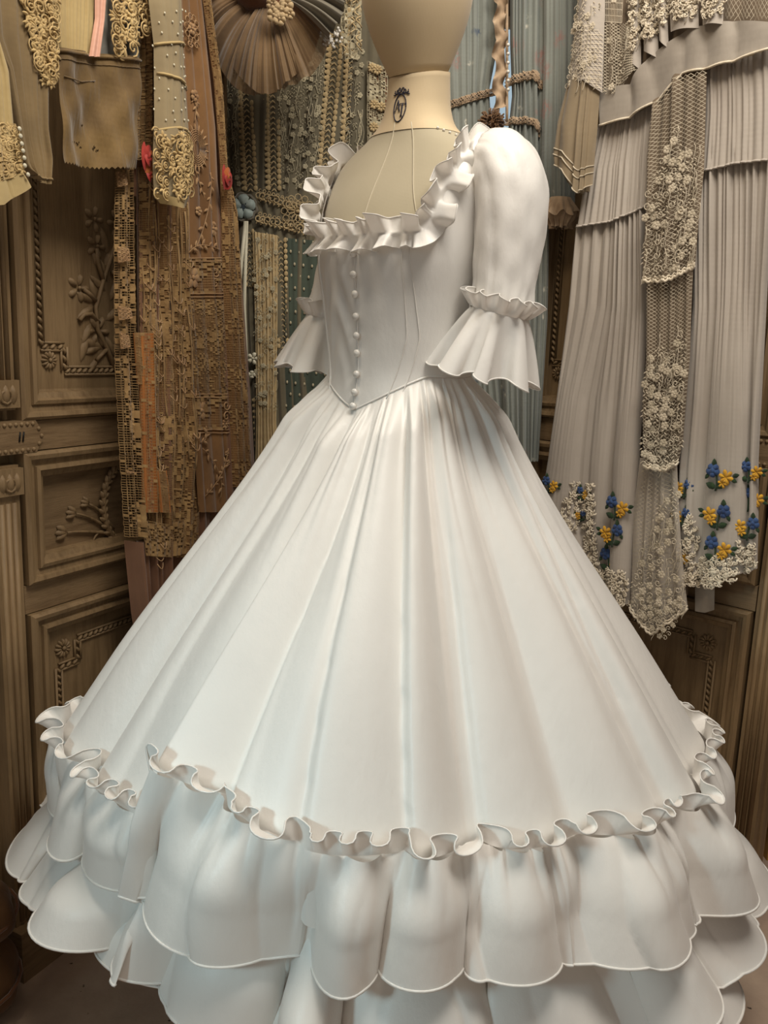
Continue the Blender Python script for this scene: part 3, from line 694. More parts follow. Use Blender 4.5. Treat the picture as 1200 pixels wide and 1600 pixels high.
wl = SKP[0]; MB().tube([p for p in wl[::3]+V3(0, 0, .001)], .0022, 5, True).build('waist_piping', TAF, GOWN)
seam_r = np.hypot(SKP[-3][:, 0]-AX[0], SKP[-3][:, 1]-AX[1])
def cyl(phi, r, z): return np.stack([AX[0]+r*np.sin(phi), AX[1]-r*np.cos(phi), z], -1)
def flounce(name, r0, z0, r1, z1, bnd, A, B, seed, puff=.012, nv=26, hemz=.012, edge=.0022, A0=.15, vs=0.0, pw=.85, sv=.10):
    b = (bnd-.5)*2*math.pi; nc = len(bnd)-1; rr = np.random.RandomState(seed); am = .45+rr.rand(nc)*1.0; tb = .4+rr.rand(nc)*1.0; sk = np.exp(.5*(rr.rand(nc)*2-1)); hz = rr.rand(nc)*2-1
    n2 = 1440; s = np.linspace(-math.pi, math.pi, n2+1)[:-1]; i = np.clip(np.searchsorted(b, s, side='right')-1, 0, nc-1); wd = b[i+1]-b[i]; l = ((s-b[i])/wd)**sk[i]
    rows = []
    ruck = Fold(nc*4, .010, seed+3, .9, .6, .8); crs = Fold(nc*2, .014, seed+5, .75, .6, .8, .8)
    for v in np.linspace(0, 1, nv):
        e = smooth01((v-vs)/(1-vs)*1.5); q = A0+(1-A0)*e
        phi = s - B*tb[i]*np.sin(2*np.pi*l)*wd*q - (.07+sv*v)*step_fold(s)
        wv = A*am[i]*(np.sin(np.pi*l)**2*1.5-.5)*q
        rad = r0(s)+(r1(s)-r0(s))*v**pw + wv + puff*math.sin(math.pi*min(1, v*1.6))*am[i]*.8 + ruck(s/(2*math.pi)+.5)*math.exp(-v/.22) + crs(s/(2*math.pi)+.5+.004*math.sin(3*v))*smooth01((v-vs)*2)*(1-.4*v)
        z = z0(s)+(z1(s)-z0(s))*v + hemz*hz[i]*np.sin(np.pi*l)*v - .004*math.exp(-v/.1)
        rows.append(cyl(phi, rad, z))
    G = np.array(rows); o = MB().grid(G, cu=True).build(name, TAF, GOWN)
    MB().tube(list(G[-1][::2]), edge, 5, True).build('hem_edge', TAF, o)
    return G
R1 = lambda s: pint(s, [(-170, .53), (-110, .565), (-80, .59), (-62, .575), (-48, .515), (-25, .500), (0, .505), (25, .520), (45, .58), (62, .615), (85, .62), (130, .585)]) + .06*step_fold(s)
Z1 = lambda s: pint(s, [(-170, .47), (-90, .48), (-62, .475), (-47, .49), (-20, .476), (0, .470), (45, .445), (65, .45), (100, .47)]) + .012*step_fold(s)
R0 = lambda s: np.interp(s, PHI, seam_r, period=2*math.pi)+.004
B1 = cells(23, 21, .45)
flounce('upper_flounce', R0, Z_seam, R1, Z1, B1, .040, .20, 31)
B2 = cells(21, 23, .5)
R2 = lambda s: pint(s, [(-170, .60), (-110, .62), (-75, .645), (-60, .60), (-45, .55), (-25, .525), (0, .53), (30, .545), (60, .65), (80, .66), (130, .62)])
flounce('middle_flounce', lambda s: R0(s)-.035, lambda s: Z_seam(s)-.04, R2, lambda s: pint(s, [(-170, .36), (-110, .36), (-75, .36), (-55, .378), (-40, .375), (-20, .352), (0, .335), (40, .325), (70, .34), (110, .35)]), B2, .042, .2, 33, 0, A0=.0, vs=.36, pw=1.5)
flounce('lower_flounce', lambda s: R0(s)-.05, lambda s: Z_seam(s)-.06, lambda s: R2(s)-.025, lambda s: pint(s, [(-170, .33), (-110, .33), (-75, .338), (-50, .352), (-38, .345), (-20, .31), (0, .30), (40, .29), (70, .30), (110, .32)]), cells(19, 24, .5), .034, .2, 35, 0, A0=0.0, vs=.5, pw=1.7)
# frilled heading above the gathering line
def heading(seed, nc, H_):
    b = (cells(nc, seed, .5)-.5)*2*math.pi; rr = np.random.RandomState(seed); am = .5+rr.rand(nc); k2 = rr.rand(nc); n2 = 2160
    s = np.linspace(-math.pi, math.pi, n2+1)[:-1]; i = np.clip(np.searchsorted(b, s, side='right')-1, 0, nc-1); wd = b[i+1]-b[i]; l = (s-b[i])/wd; rows = []
    for v in np.linspace(0, 1, 9):
        phi = s + (-.115*np.sin(4*np.pi*l)+.05*np.sin(2*np.pi*l+6*k2[i]))*wd*v**.8 - .07*step_fold(s)
        rad = R0(s) + .005 + .008*v + (.0155*am[i])*(np.sin(2*np.pi*l)+.35)*v**.8
        z = Z_seam(s)-.004 + H_*v*(.85+.3*np.interp(s, PHI, np.sin(9*PHI+2)*.5)) - .010*am[i]*np.maximum(0, np.sin(2*np.pi*l))*v**2
        rows.append(cyl(phi, rad, z))
    return np.array(rows)
G = heading(41, 60, .036); o = MB().grid(G, cu=True).build('flounce_heading', TAF, GOWN); MB().tube(list(G[-1][::2]), .0014, 4, True).build('heading_edge', TAF, o)
# ------------------------------------------------------------------ clothes hanging on the left wardrobe
RAILS = {}
def rail(key, A, B, holder, mounts):
    """brass hanging rail above the picture, on brackets"""
    RAILS[key] = (np.asarray(A, float), np.asarray(B, float))
    T = MB().tube([A, B], .011, 10).build('hanging_rail', MT['brass'], holder)
    for a, b in mounts: MB().tube([a, b], .007, 8).build('rail_bracket', MT['brass'], holder)
def hook(parent, P, key='left'):
    """wooden hanger stem and hook carrying the garment from its rail"""
    P = np.asarray(P); A, B = RAILS[key]; d = unit(B-A); q = A+d*((P-A) @ d); m = MB()
    m.tube([P, P+V3(0, 0, .05)], .006, 6); m.tube([P+V3(0, 0, .05), P*V3(1, 1, 0)+V3(0, 0, q[2]-.06), q+V3(0, 0, -.02), q+V3(0, 0, .012)], .0025, 6)
    m.build('hanger_hook', MT['brass'], parent)
_a, _b = PL.p0+PL.tx*-.12+PL.n*.12+V3(0, 0, 2.47), PL.p0+PL.tx*.70+PL.n*.12+V3(0, 0, 2.47)
rail('left', _a, _b, WALL_B, [(PL.p0+PL.tx*s+PL.n*.045+V3(0, 0, 2.485), PL.p0+PL.tx*s+PL.n*.12+V3(0, 0, 2.47)) for s in (.05, .6)])
_a, _b = PR.p0+dR*-.46+PR.n*.09+V3(0, 0, 2.47), PR.p0+dR*.26+PR.n*.09+V3(0, 0, 2.47)
rail('right', _a, _b, WALL_B, [(PR.p0+dR*s+PR.n*.045+V3(0, 0, 2.485), PR.p0+dR*s+PR.n*.09+V3(0, 0, 2.47)) for s in (-.4, .2)])
rail('mid', (-.36, .70, 2.47), (.40, .70, 2.47), WALL_B, [((x, 1.2, 2.47), (x, .70, 2.47)) for x in (-.3, .34)])
L1, L2, L3 = PL.shift(.075), PL.shift(.115), PL.shift(.15)
def stuff(o): o['kind'] = 'stuff'; return o
def motif_bits(S, name, mat, parent, spots, fn):
    m = MB()
    for sp in spots: fn(m, S.at(sp[0], sp[1]), *sp[2:])
    return m.build(name, MT[mat], parent)
# --- brown lace dress
D = empty('lace_dress', L1.px(285, 900)*V3(1, 1, 0)+V3(0, 0, .5), 'long brown lace dress with filet net panels, hanging left of the white gown', 'dress')
fd = folds(Fold(9, .022, 101), Fold(26, .006, 102), g0=.5)
S = Patch([[(205, -230), (200, 90), (183, 262), (179, 400), (180, 560), (186, 700), (194, 850), (205, 960), (212, 1000)], [(262, -230), (262, 200), (258, 600), (262, 1000)], [(312, -230), (335, 130), (350, 260), (366, 340), (372, 430), (380, 540), (388, 640), (394, 740), (398, 860), (400, 1000)]], 90, 110, L1, fd)
# the ground stops short of the open net on the left edge
vv = (S.PX[..., 1] > 215) & (S.PX[..., 0] < 203+(S.PX[..., 1]-215)*.018) & (S.PX[..., 1] < 838)
S.mesh('underdress', MT['rosebrown'], D, mask=~vv[:-1, :-1])
Sb = Patch([[(207, 262), (208, 500), (214, 700), (228, 868)], [(262, 262), (266, 500), (270, 700), (262, 868)], [(288, 262), (296, 480), (308, 680), (300, 868)]], 60, 100, PL.shift(.079), lambda U, V: fd(.12+.45*U, .32+.5*V)+.003)
Sb.mesh('lace_ground', MT['brownlace'], D)
def filet_fill(seed, dens):
    r = np.random.RandomState(seed); k = [(r.rand(), r.rand(), .04+.10*r.rand()) for _ in range(26)]
    def f(u, v, j, i):
        for (a, b, s) in k:
            d = math.hypot((u-a)*.35, v-b)
            if d < s*.55 and (int(d*90) % 2 == 0): return True
        return (math.sin(j*2.1+i*.7)*math.cos(i*1.9-j)+.4*math.sin(i*.31+seed)) > dens
    return f
stuff(net(Sb, 34, 210, .0009, filet_fill(3, .8), o=.003, jit=.35).build('filet_lace', MT['thread'], D))
Sn = Patch([[(180, 258), (178, 400), (179, 560), (186, 700), (194, 838)], [(206, 258), (207, 500), (214, 700), (222, 838)]], 20, 90, PL.shift(.095), folds(Fold(3, .016, 5)))
stuff(net(Sn, 9, 150, .0011, filet_fill(8, .85), o=0, jit=.25).build('open_net_panel', MT['thread'], D))
for k, (x0, y0, x1, y1) in enumerate(((181, 268, 196, 292), (183, 478, 203, 500), (186, 520, 200, 545), (182, 385, 200, 410), (196, 735, 216, 740))):
    Sc = Patch([[(x0, y0), (x0+2, y1)], [(x1, y0+4), (x1+2, y1-3)]], 8, 8, PL.shift(.108), folds(Fold(4, .004, k)))
    Sc.mesh('darned_patch', MT['thread'], D); stuff(net(Sc, 8, 10, .0012, lambda u, v, j, i: (i+j) % 3 == 0, o=.002, jit=.6).build('darning', MT['thread2'], D))
for k, (x0, y0, x1, y1) in enumerate(((222, 520, 244, 800), (248, 735, 264, 800), (214, 520, 222, 600))):
    Sc = Patch([[(x0-6, y0), (x0, y1)], [(x1-6, y0), (x1, y1)]], 16, 30, PL.shift(.106), folds(Fold(4, .008, 20+k), g0=.8))
    Sc.mesh('amber_silk_patch', MT['amber'], D); net(Sc, 6, 60, .0009, lambda u, v, j, i: (i*7+j*5) % 11 == 0, o=.003).build('net_overlay', MT['thread'], D)
for k in range(15):                                    # gathered cords running down the lace
    u = .04+.92*k/14; q = random.Random(k); MB().tube([Sb.pt(u+.02*math.sin(5*t+k), t, .004+.003*math.sin(23*t+k)) for t in np.linspace(q.uniform(0, .2), q.uniform(.6, 1), 40)], [.0012+.0012*abs(math.sin(17*i/40+k)) for i in range(40)], 4).build('lace_cord', MT['thread'], D)
crochet_spots = []
r = random.Random(4)
for k in range(90):                                    # loose fringe threads
    x, y = r.choice(((248, 400), (236, 520), (252, 560), (212, 500), (258, 590), (238, 690), (240, 820), (226, 320), (244, 460), (268, 460), (262, 520), (240, 600), (276, 560), (230, 430), (280, 640)))
    x += r.uniform(-8, 8); y += r.uniform(-60, 60); P = Sb.pos(x, y, .006); w = r.uniform(.01, .03)
    MB().tube([P+PL.tx*(w*(t-.5))+V3(0, 0, -.012*math.sin(math.pi*t)) + PL.n*.005*math.sin(math.pi*t) for t in np.linspace(0, 1, 7)], .0011, 4).build('loose_thread', MT['thread2'], D)
Sv = Patch([[(210, -20), (206, 250)], [(238, -20), (240, 250)]], 30, 60, PL.shift(.10), folds(Fold(5, .014, 6), g0=.8)); Sv.mesh('side_drape', MT['brownlace'], D)
stuff(net(Sv, 14, 130, .001, filet_fill(12, .7), o=.002, jit=.4).build('side_drape_lace', MT['thread'], D))
# right: embroidered tulle front, banded filet, lace edge
Se = Patch([[(276, -30), (283, 200), (284, 400), (292, 520), (300, 640), (310, 800)], [(312, -30), (336, 200), (344, 400), (350, 520), (358, 680), (368, 800)]], 40, 90, PL.shift(.099), folds(Fold(4, .010, 9), g0=.7)); Se.mesh('embroidered_front', MT['brownlace'], D)
Sr = Patch([[(312, -30), (334, 130), (344, 262), (346, 420), (352, 560), (360, 760)], [(322, -30), (344, 130), (352, 260), (368, 330), (382, 560), (392, 760)]], 24, 90, PL.shift(.103), folds(Fold(3, .012, 19), g0=.7)); Sr.mesh('side_lace_panel', MT['brownlace'], D)
stuff(net(Sr, 16, 220, .0009, filet_fill(5, .7), o=.002, jit=.4).build('side_lace', MT['thread'], D))
def uvy(y, S_): return float(np.argmin(np.abs(S_.PX[:, S_.nu//2, 1]-y)))/S_.nv
for (y0, y1) in ((405, 462), (614, 668)):
    v0, v1 = uvy(y0, Se), uvy(y1, Se)
    for v in (v0, v1, v0+.006, v1+.006): MB().tube(Se.row(v, .003), .0013, 4).build('band_piping', MT['thread2'], D)
    stuff(net(Se, 14, 14, .0008, filet_fill(2, .5), 0, 1, v0, v1, .002).build('filet_band', MT['thread'], D))
    ym = (y0+y1)/2; mm = MB()
    for (x, q) in ((297, 0), (333, 1)):
        frm = Se.at(x+(ym-430)*.07, ym, .004)
        if q == 0: rosette(mm, frm, .022, 6, .002)
        else: spiral(mm, frm, 0, -.012, .013, .0018); spiral(mm, frm, 0, .013, .013, .0018, sgn=-1)
    mm.build('band_motif', MT['thread2'], D)
stuff(net(Se, 24, 62, .0009, filet_fill(7, .5), 0, 1, uvy(466, Se), uvy(612, Se), .002, jit=.3).build('filet_panel', MT['thread'], D))
def sprig(S_, name, mat, parent, stem, leaves, flowers, r=.0012, L=.016, o=.003):
    mm = MB(); P = bez([S_.pos(x, y, o) for x, y in stem], 14); mm.tube(P, r, 4)
    for i in range(leaves):
        k = 1+int(i*12/max(1, leaves)); a = S_.at(*[(stem[0][q]*(1-k/14)+stem[-1][q]*k/14) for q in (0, 1)], o)
        fr_ = (P[k], a[1], a[2], a[3]); d = P[k+1]-P[k-1]; an = math.atan2(d @ a[2], d @ a[1]); leaf(mm, fr_, 0, 0, an+(.8 if i % 2 else -.8), L*(.8+.4*((i*37) % 10)/10), .0018, .75)
    for (x, y, rr, k) in flowers: rosette(mm, S_.at(x, y, o), rr, k, .003)
    return mm.build(name, MT[mat], parent)
for st, lv, fl in (([(300, 260), (312, 300), (330, 330), (336, 395)], 10, [(330, 357, .017, 6)]), ([(322, 270), (330, 300), (318, 350), (300, 395)], 9, [(306, 330, .010, 5)]), ([(290, 395), (305, 375), (322, 385), (340, 390)], 9, []), ([(296, 160), (304, 150), (304, 170), (300, 190)], 5, [(300, 150, .012, 5)]),
                   ([(312, 700), (335, 720), (345, 750), (340, 780)], 8, [(348, 662, .013, 8)]), ([(318, 775), (330, 760), (345, 740), (352, 700)], 9, [(350, 708, .007, 5), (352, 722, .007, 5)]), ([(308, 690), (318, 690), (322, 680), (318, 665)], 5, [])):
    sprig(Se, 'embroidered_sprig', 'thread2', D, st, lv, fl)
mm = MB(); frm = Se.at(303, 232, .004)                  # pineapple medallion
for q in range(6): mm.tube([loc(frm, (.010+.004*q)*math.cos(a), (.016+.004*q)*math.sin(a)) for a in np.linspace(0, 6.283, 16)], .0010, 4, True)
for q in range(18): leaf(mm, frm, .024*math.cos(q*.349), .032*math.sin(q*.349), q*.349, .016, .0018, .5)
mm.build('medallion', MT['thread2'], D)
mm = MB(); frm = Se.at(294, 46, .006)
rosette(mm, frm, .012, 6, .003); 
for q in range(10): ring(mm, frm, .017*math.cos(q*.63), .022*math.sin(q*.63), .006, .0012)
spiral(mm, frm, -.008, .03, .008, .0014); spiral(mm, frm, .012, .028, .008, .0014, sgn=-1); mm.build('collar_lace', MT['thread2'], D)
Sh = Patch([[(222, 812), (228, 868)], [(262, 820), (262, 870)], [(310, 800), (300, 862)]], 30, 14, PL.shift(.103), folds(Fold(8, .006, 31), g0=.9)); net(Sh, 30, 14, .0012, filet_fill(4, 0.0), o=0, jit=.3).build('hem_lace', MT['thread'], D)
def rose(name, S_, x, y, r, mats, parent, n=7):
    g = None
    for k in range(n):
        a = k*2.4; q = r*(.25+.12*k); fr_ = S_.at(x, y, .006+.0012*(n-k)); mm = MB()
        pts = [loc(fr_, q*math.cos(a+t)*.8, q*1.2*math.sin(a+t), .004*math.sin(t*1.3)) for t in np.linspace(0, 2.6, 9)]; b = len(mm.v)
        for i, p in enumerate(pts): mm.v.append(tuple(p)); mm.v.append(tuple((fr_[0]+(p-fr_[0])*.35+fr_[3]*.004).tolist()))
        for i in range(8): mm.f.append((b+2*i, b+2*i+1, b+2*i+3, b+2*i+2))
        o = mm.build(name if g is None else 'petal', MT[mats[k % len(mats)]], parent if g is None else g)
        g = g or o
    return g
Sro = Patch([[(200, 200), (200, 320)], [(240, 200), (240, 320)]], 6, 6, PL.shift(.135)); rose('ribbon_rose', Sro, 225, 246, .024, ('red', 'red', 'orange'), D); rose('ribbon_rose', Sro, 228, 274, .018, ('orange', 'red'), D, 5)
Sro = Patch([[(320, 220), (320, 320)], [(380, 220), (380, 320)]], 6, 6, PL.shift(.125)); rose('ribbon_rose', Sro, 349, 278, .024, ('red', 'orange', 'red'), D)
hook(D, L1.px(262, -225))

# crochet lace: rings, scrolls, leaves, pinwheels packed over an area
def crochet(S_, pts, name, mat, parent, r=.011, o=.004, seed=1):
    rr = random.Random(seed)
    for (x, y) in pts:
        mm = MB(); frm = S_.at(x, y, o); k = rr.randrange(4); a = rr.random()*6
        if k == 0:
            ring(mm, frm, 0, 0, r*.45, r*.16); ring(mm, frm, 0, 0, r*.95, r*.12, 12); mm.ball(frm[0], r*.2)
        elif k == 1: spiral(mm, frm, 0, 0, r*1.15, r*.15, 1.3, a, rr.choice((1, -1)))
        elif k == 2:
            for q in range(5): leaf(mm, frm, 0, 0, a+q*1.257, r*1.1, r*.25, .9)
        else:
            for q in range(3): leaf(mm, frm, 0, 0, a+(q-1)*.6, r*1.3, r*.25, .7)
            ring(mm, frm, 0, 0, r*.3, r*.12)
        mm.build(name, MT[mat], parent)
def scatter(poly, step, seed, jit=.3):
    rr = random.Random(seed); xs = [p[0] for p in poly]; ys = [p[1] for p in poly]; out = []; y = min(ys); row = 0
    while y < max(ys):
        x = min(xs)+(step/2 if row % 2 else 0)
        while x < max(xs):
            c = False; j = len(poly)-1; a, b = x+rr.uniform(-jit, jit)*step, y+rr.uniform(-jit, jit)*step
            for i in range(len(poly)):
                if (poly[i][1] > b) != (poly[j][1] > b) and a < (poly[j][0]-poly[i][0])*(b-poly[i][1])/(poly[j][1]-poly[i][1])+poly[i][0]: c = not c
                j = i
            if c: out.append((a, b))
            x += step
        y += step*.85; row += 1
    return out
# --- khaki sleeve with cream lace
K = empty('khaki_jacket', L2.px(40, 290), 'khaki linen jacket sleeve edged with cream crochet, top left corner', 'jacket')
S = Patch([[(-60, -230), (-30, 60), (-2, 110), (12, 180), (28, 262), (52, 280)], [(30, -230), (36, 120), (46, 220), (60, 286)], [(84, -230), (81, 100), (72, 145), (72, 200), (79, 250), (75, 289)]], 40, 60, PL.shift(.125), folds(Fold(4, .014, 41), Fold(11, .004, 42), g0=.8)); S.mesh('sleeve', MT['khaki'], K)
MB().tube(S.row(.985, .001), .002, 5).build('cuff_edge', MT['khaki'], K)
crochet(S, scatter([(26, -10), (82, -10), (81, 125), (70, 135), (40, 80)], 9.5, 3), 'crochet_motif', 'crochet', K)
crochet(S, scatter([(52, 70), (78, 100), (72, 138), (58, 128)], 8, 5), 'crochet_motif', 'crochet', K, .008)
hook(K, PL.shift(.125).px(30, -225))
# --- cream blouse cuff, far left
K = empty('cream_blouse', L3.px(5, 320), 'aged cream blouse sleeve with lace cuff and a row of tiny buttons, leftmost garment', 'blouse')
S = Patch([[(-70, -230), (-66, 120), (-50, 320)], [(-30, -230), (-30, 120), (-20, 324)], [(-14, -230), (-4, 60), (12, 110), (20, 195), (34, 268), (49, 292)]], 40, 60, PL.shift(.16), folds(Fold(6, .010, 45), g0=.8)); S.mesh('sleeve', MT['creamy'], K)
S2 = Patch([[(-40, 200), (-36, 285)], [(-10, 196), (-6, 284)], [(21, 194), (34, 272)]], 24, 24, PL.shift(.166), folds(Fold(5, .006, 46))); net(S2, 18, 26, .0012, filet_fill(6, -.1), o=.004).build('cuff_lace', MT['crochet'], K)
crochet(S2, scatter([(-5, 200), (22, 200), (32, 270), (0, 278)], 9, 9), 'crochet_motif', 'crochet', K, .008)
S3 = Patch([[(-40, 284), (-40, 324)], [(0, 284), (3, 320)], [(36, 270), (49, 292)]], 20, 8, PL.shift(.170), folds(Fold(3, .006, 47), g0=1)); S3.mesh('cuff_band', MT['creamy'], K)
for k, (x, y) in enumerate(((15, 203), (18, 214), (20, 226), (22, 237), (24, 248), (25, 260), (30, 274))): MB().ball(S.pos(x, y, .013), .0036, PL.tx, V3(0, 0, 1), PL.n, .5, 10, 6).build('button', MT['ivory'], K)
hook(K, PL.shift(.16).px(-30, -225))
# --- brown silk bodice with scalloped hem
K = empty('silk_camisole', L2.px(150, 260), 'torn brown silk camisole with pinked hem, hanging beside the lace dress', 'camisole')
hem = [(95, 252), (104, 252), (110, 258), (130, 257), (144, 261), (150, 255), (163, 264), (176, 264), (190, 263), (200, 258), (215, 263)]
hemz = []
for i in range(45):
    t = i/44; x = 95+120*t; hemz.append((x, 253+9*min(1, t*2)+(2.4 if i % 2 else -1.2)))
cols = [[(85+132*i/44, 74+16*i/44), (88+128*i/44, 160+8*i/44), hemz[i]] for i in range(45)]
S = Patch(cols, 88, 60, PL.shift(.128), lambda U, V: .010*np.sin(2.6*np.pi*U+.6+1.2*V)*(.4+.6*V)+.004*np.sin(9*U+7*V)*np.sin(6*V+3*U)+.0025*np.sin(23*U-9*V))
rr = random.Random(3); holes = [(126, 222, 3), (131, 228, 2.2), (121, 219, 2), (151, 230, 3), (156, 233, 2.2), (113, 220, 1.6), (133, 194, 1.6)]
mask = np.ones(S.h.shape, bool)
for (x, y, r) in holes: mask &= ((S.PX[..., 0]-x)**2+((S.PX[..., 1]-y)*1.2)**2 > r*r)
S.mesh('silk_panel', MT['brownsilk'], K, mask=mask[:-1, :-1])
m = MB(); m.tube(S.row(.03, .003), .003, 5); m.tube(S.row(.10, .001), .0012, 4); m.build('waist_seam', MT['brownsilk'], K)
m = MB(); m.tube([S.pos(x, y, .002) for x, y in ((95, 120), (110, 124), (130, 127), (150, 126))], .0014, 4); m.build('pocket_welt', MT['brownsilk'], K)
Su = Patch([[(80, -230), (84, 30), (88, 84)], [(150, -230), (142, 40), (138, 90)]], 40, 30, PL.shift(.118), folds(Fold(11, .008, 53), g0=.9)); Su.mesh('pleated_voile', MT['creamy'], K)
Sp = Patch([[(148, -40), (148, 30), (139, 88)], [(168, -40), (162, 30), (155, 90)]], 12, 30, PL.shift(.13), folds(Fold(2, .008, 54), g0=1)); Sp.mesh('pink_ribbon', MT['pink'], K)
Sg = Patch([[(150, -230), (152, 90)], [(222, -230), (217, 92)]], 16, 20, PL.shift(.108), folds(Fold(3, .008, 55), g0=1)); Sg.mesh('grey_lining', MT['bluegrey'], K)
crochet(Sg, scatter([(160, -30), (222, -30), (214, 40), (192, 80), (165, 95), (158, 60)], 10.5, 13), 'crochet_motif', 'crochet', K, .0125, .022)
hook(K, PL.shift(.118).px(150, -225))
# --- dotted net sleeve with crochet cuff
K = empty('dotted_sleeve_blouse', L3.px(265, 322), 'sheer dotted blouse sleeve with heavy crochet cuff, over the lace dress', 'blouse')
S = Patch([[(228, -230), (232, 0), (240, 70), (241, 190), (238, 250), (240, 306), (250, 318)], [(256, -230), (262, 100), (266, 326)], [(277, -230), (280, 0), (286, 130), (292, 200), (295, 270), (293, 308), (284, 325)]], 36, 70, PL.shift(.155), lambda U, V: .026*np.sin(np.pi*U)+folds(Fold(5, .005, 61))(U, V)); S.mesh('sleeve', MT['greynet'], K)
for pts in (((239, 70), (262, 68), (284, 73)), ((242, 115), (265, 128), (289, 141)), ((240, 205), (262, 196), (292, 212))):
    MB().tube([S.pos(*p, .002) for p in bez(pts, 14)], .0026, 5).build('tuck_seam', MT['creamy'], K)
rr = random.Random(8)
for y in range(20, 200, 17):
    for x in range(244, 290, 13):
        p = S.pos(x+rr.uniform(-3, 3)+(6 if (y//17) % 2 else 0)-4, y+rr.uniform(-3, 3), .002); MB().ball(p, .0024, PL.tx, V3(0, 0, 1), PL.n, .4, 7, 4).build('woven_dot', MT['ivory'], K)
Sc = Patch([[(240, 204), (239, 260), (241, 306)], [(266, 200), (267, 314)], [(292, 210), (295, 270), (293, 306)]], 24, 24, PL.shift(.160), lambda U, V: .026*np.sin(np.pi*U)); Sc.mesh('cuff_ground', MT['greynet'], K)
crochet(Sc, scatter([(241, 208), (293, 212), (294, 306), (241, 306)], 9.5, 17), 'crochet_motif', 'crochet', K, .0115, .004)
S3 = Patch([[(240, 302), (250, 318)], [(266, 312), (268, 326)], [(293, 304), (285, 325)]], 16, 6, PL.shift(.163), lambda U, V: .026*np.sin(np.pi*U)); S3.mesh('cuff_band', MT['creamy'], K)
hook(K, PL.shift(.155).px(256, -225))
# ------------------------------------------------------------------ clothes in the middle, behind the gown
def eyelet_strip(S_, name, mat, parent, top, bot, w, step=8.5, o=.004):
    """scalloped insertion lace with rows of leaf-shaped holes: built as rings, bars and scallops"""
    mm = MB(); n = max(2, int(math.hypot(bot[0]-top[0], bot[1]-top[1])/step)); d = PMx = None
    for i in range(n):
        t = (i+.5)/n; x = top[0]+(bot[0]-top[0])*t; y = top[1]+(bot[1]-top[1])*t; frm = S_.at(x, y, o); u = np.linalg.norm(frm[0]-CP)/F; W_ = w*u; st = step*u
        a = math.atan2(-(bot[0]-top[0]), bot[1]-top[1]); frm = turn(frm, 0, 0, a)
        for sg in (-1, 1):
            leaf(mm, frm, sg*W_*.28, st*.25, math.pi/2-sg*2.3, W_*.36, .0012, .62); leaf(mm, frm, sg*W_*.02, st*.1, math.pi/2+sg*.75, W_*.34, .0012, .5)
            mm.blob(turn(frm, sg*W_*.40, 0, 0), [(W_*.17*math.cos(q), st*.45*math.sin(q)) for q in np.linspace(0, 2*math.pi, 9)[:-1]], .0015)
        ring(mm, frm, -W_*.25, -st*.35, W_*.09, W_*.035, 6)
        mm.blob(turn(frm, -W_*.56, 0, 0), [(W_*.12*math.cos(q), st*.28*math.sin(q)) for q in np.linspace(0, 2*math.pi, 7)[:-1]], .001)
    return stuff(mm.build(name, MT[mat], parent))
def vine_lace(S_, name, mat, parent, poly, step, seed, r=.006, o=.003, vert=True):
    mm = MB(); rr = random.Random(seed)
    for (x, y) in scatter(poly, step, seed, .45):
        frm = S_.at(x, y, o); k = rr.randrange(4)
        if k == 0: rosette(mm, frm, r*1.1, 5, .0007)
        elif k == 1: spiral(mm, frm, 0, 0, r, r*.13, 1.1, rr.random()*6)
        elif k == 2:
            for q in range(4): leaf(mm, frm, 0, -r+q*r*.7, math.pi/2+(1 if q % 2 else -1)*.9, r*1.1, .0007, .6)
        else: mm.tube([loc(frm, r*.5*math.sin(t*3+rr.random()), (t-.5)*r*5) for t in np.linspace(0, 1, 8)], r*.11, 4)
    return stuff(mm.build(name, MT[mat], parent))
YM = .74
M0 = PM(YM)
D = empty('lace_striped_dress', M0.px(450, 640)*V3(1, 1, 0)+V3(0, 0, .6), 'sage grey sheer dress striped with ecru eyelet lace, behind the dress form', 'dress')
S = Patch([[(338, -230), (335, 90), (345, 300), (372, 345), (376, 500), (385, 660), (390, 760)], [(470, -230), (470, 120), (455, 330), (455, 500), (470, 760)], [(612, -230), (606, 120), (600, 240), (545, 330), (530, 500), (560, 760)]], 90, 110, M0, folds(Fold(11, .016, 71), Fold(29, .004, 72), g0=.6)); S.mesh('chiffon_ground', MT['sage'], D)
for t, b, w in (((383, 105), (393, 300), 19), ((426, 110), (430, 300), 19), ((527, 50), (508, 268), 19), ((556, -20), (543, 240), 17), ((440, 372), (444, 545), 17), ((391, 358), (392, 450), 13), ((404, 620), (408, 700), 14)):
    eyelet_strip(S, 'eyelet_lace_strip', 'ecru', D, t, b, w)
vine_lace(S, 'vine_lace_panel', 'ecru2', D, [(435, 120), (508, 80), (500, 290), (440, 300)], 9, 3)
vine_lace(S, 'vine_lace_panel', 'ecru2', D, [(350, 120), (376, 110), (376, 295), (355, 290)], 9, 5)
vine_lace(S, 'vine_lace_panel', 'ecru2', D, [(535, 90), (570, 60), (565, 235), (530, 235)], 10, 7)
rr = random.Random(2)
for k in range(30):
    x = rr.choice((352, 370, 440, 455, 468, 482, 496, 545, 562))+rr.uniform(-4, 4); y = rr.uniform(110, 240)
    MB().tube([S.pos(x+3*math.sin(t*5+k), y+50*t, .003) for t in np.linspace(0, 1, 8)], .0012, 4).build('lace_cord', MT['ecru2'], D)
Sx = Patch([[(574, 96), (574, 235)], [(606, 110), (604, 240)]], 20, 40, PM(YM-.02), folds(Fold(5, .010, 73), g0=1)); Sx.mesh('dark_lace_ground', MT['felt'], D)
stuff(net(Sx, 9, 46, .0016, filet_fill(3, .1), o=.003, jit=.5).build('bead_lace_net', MT['ecru2'], D))
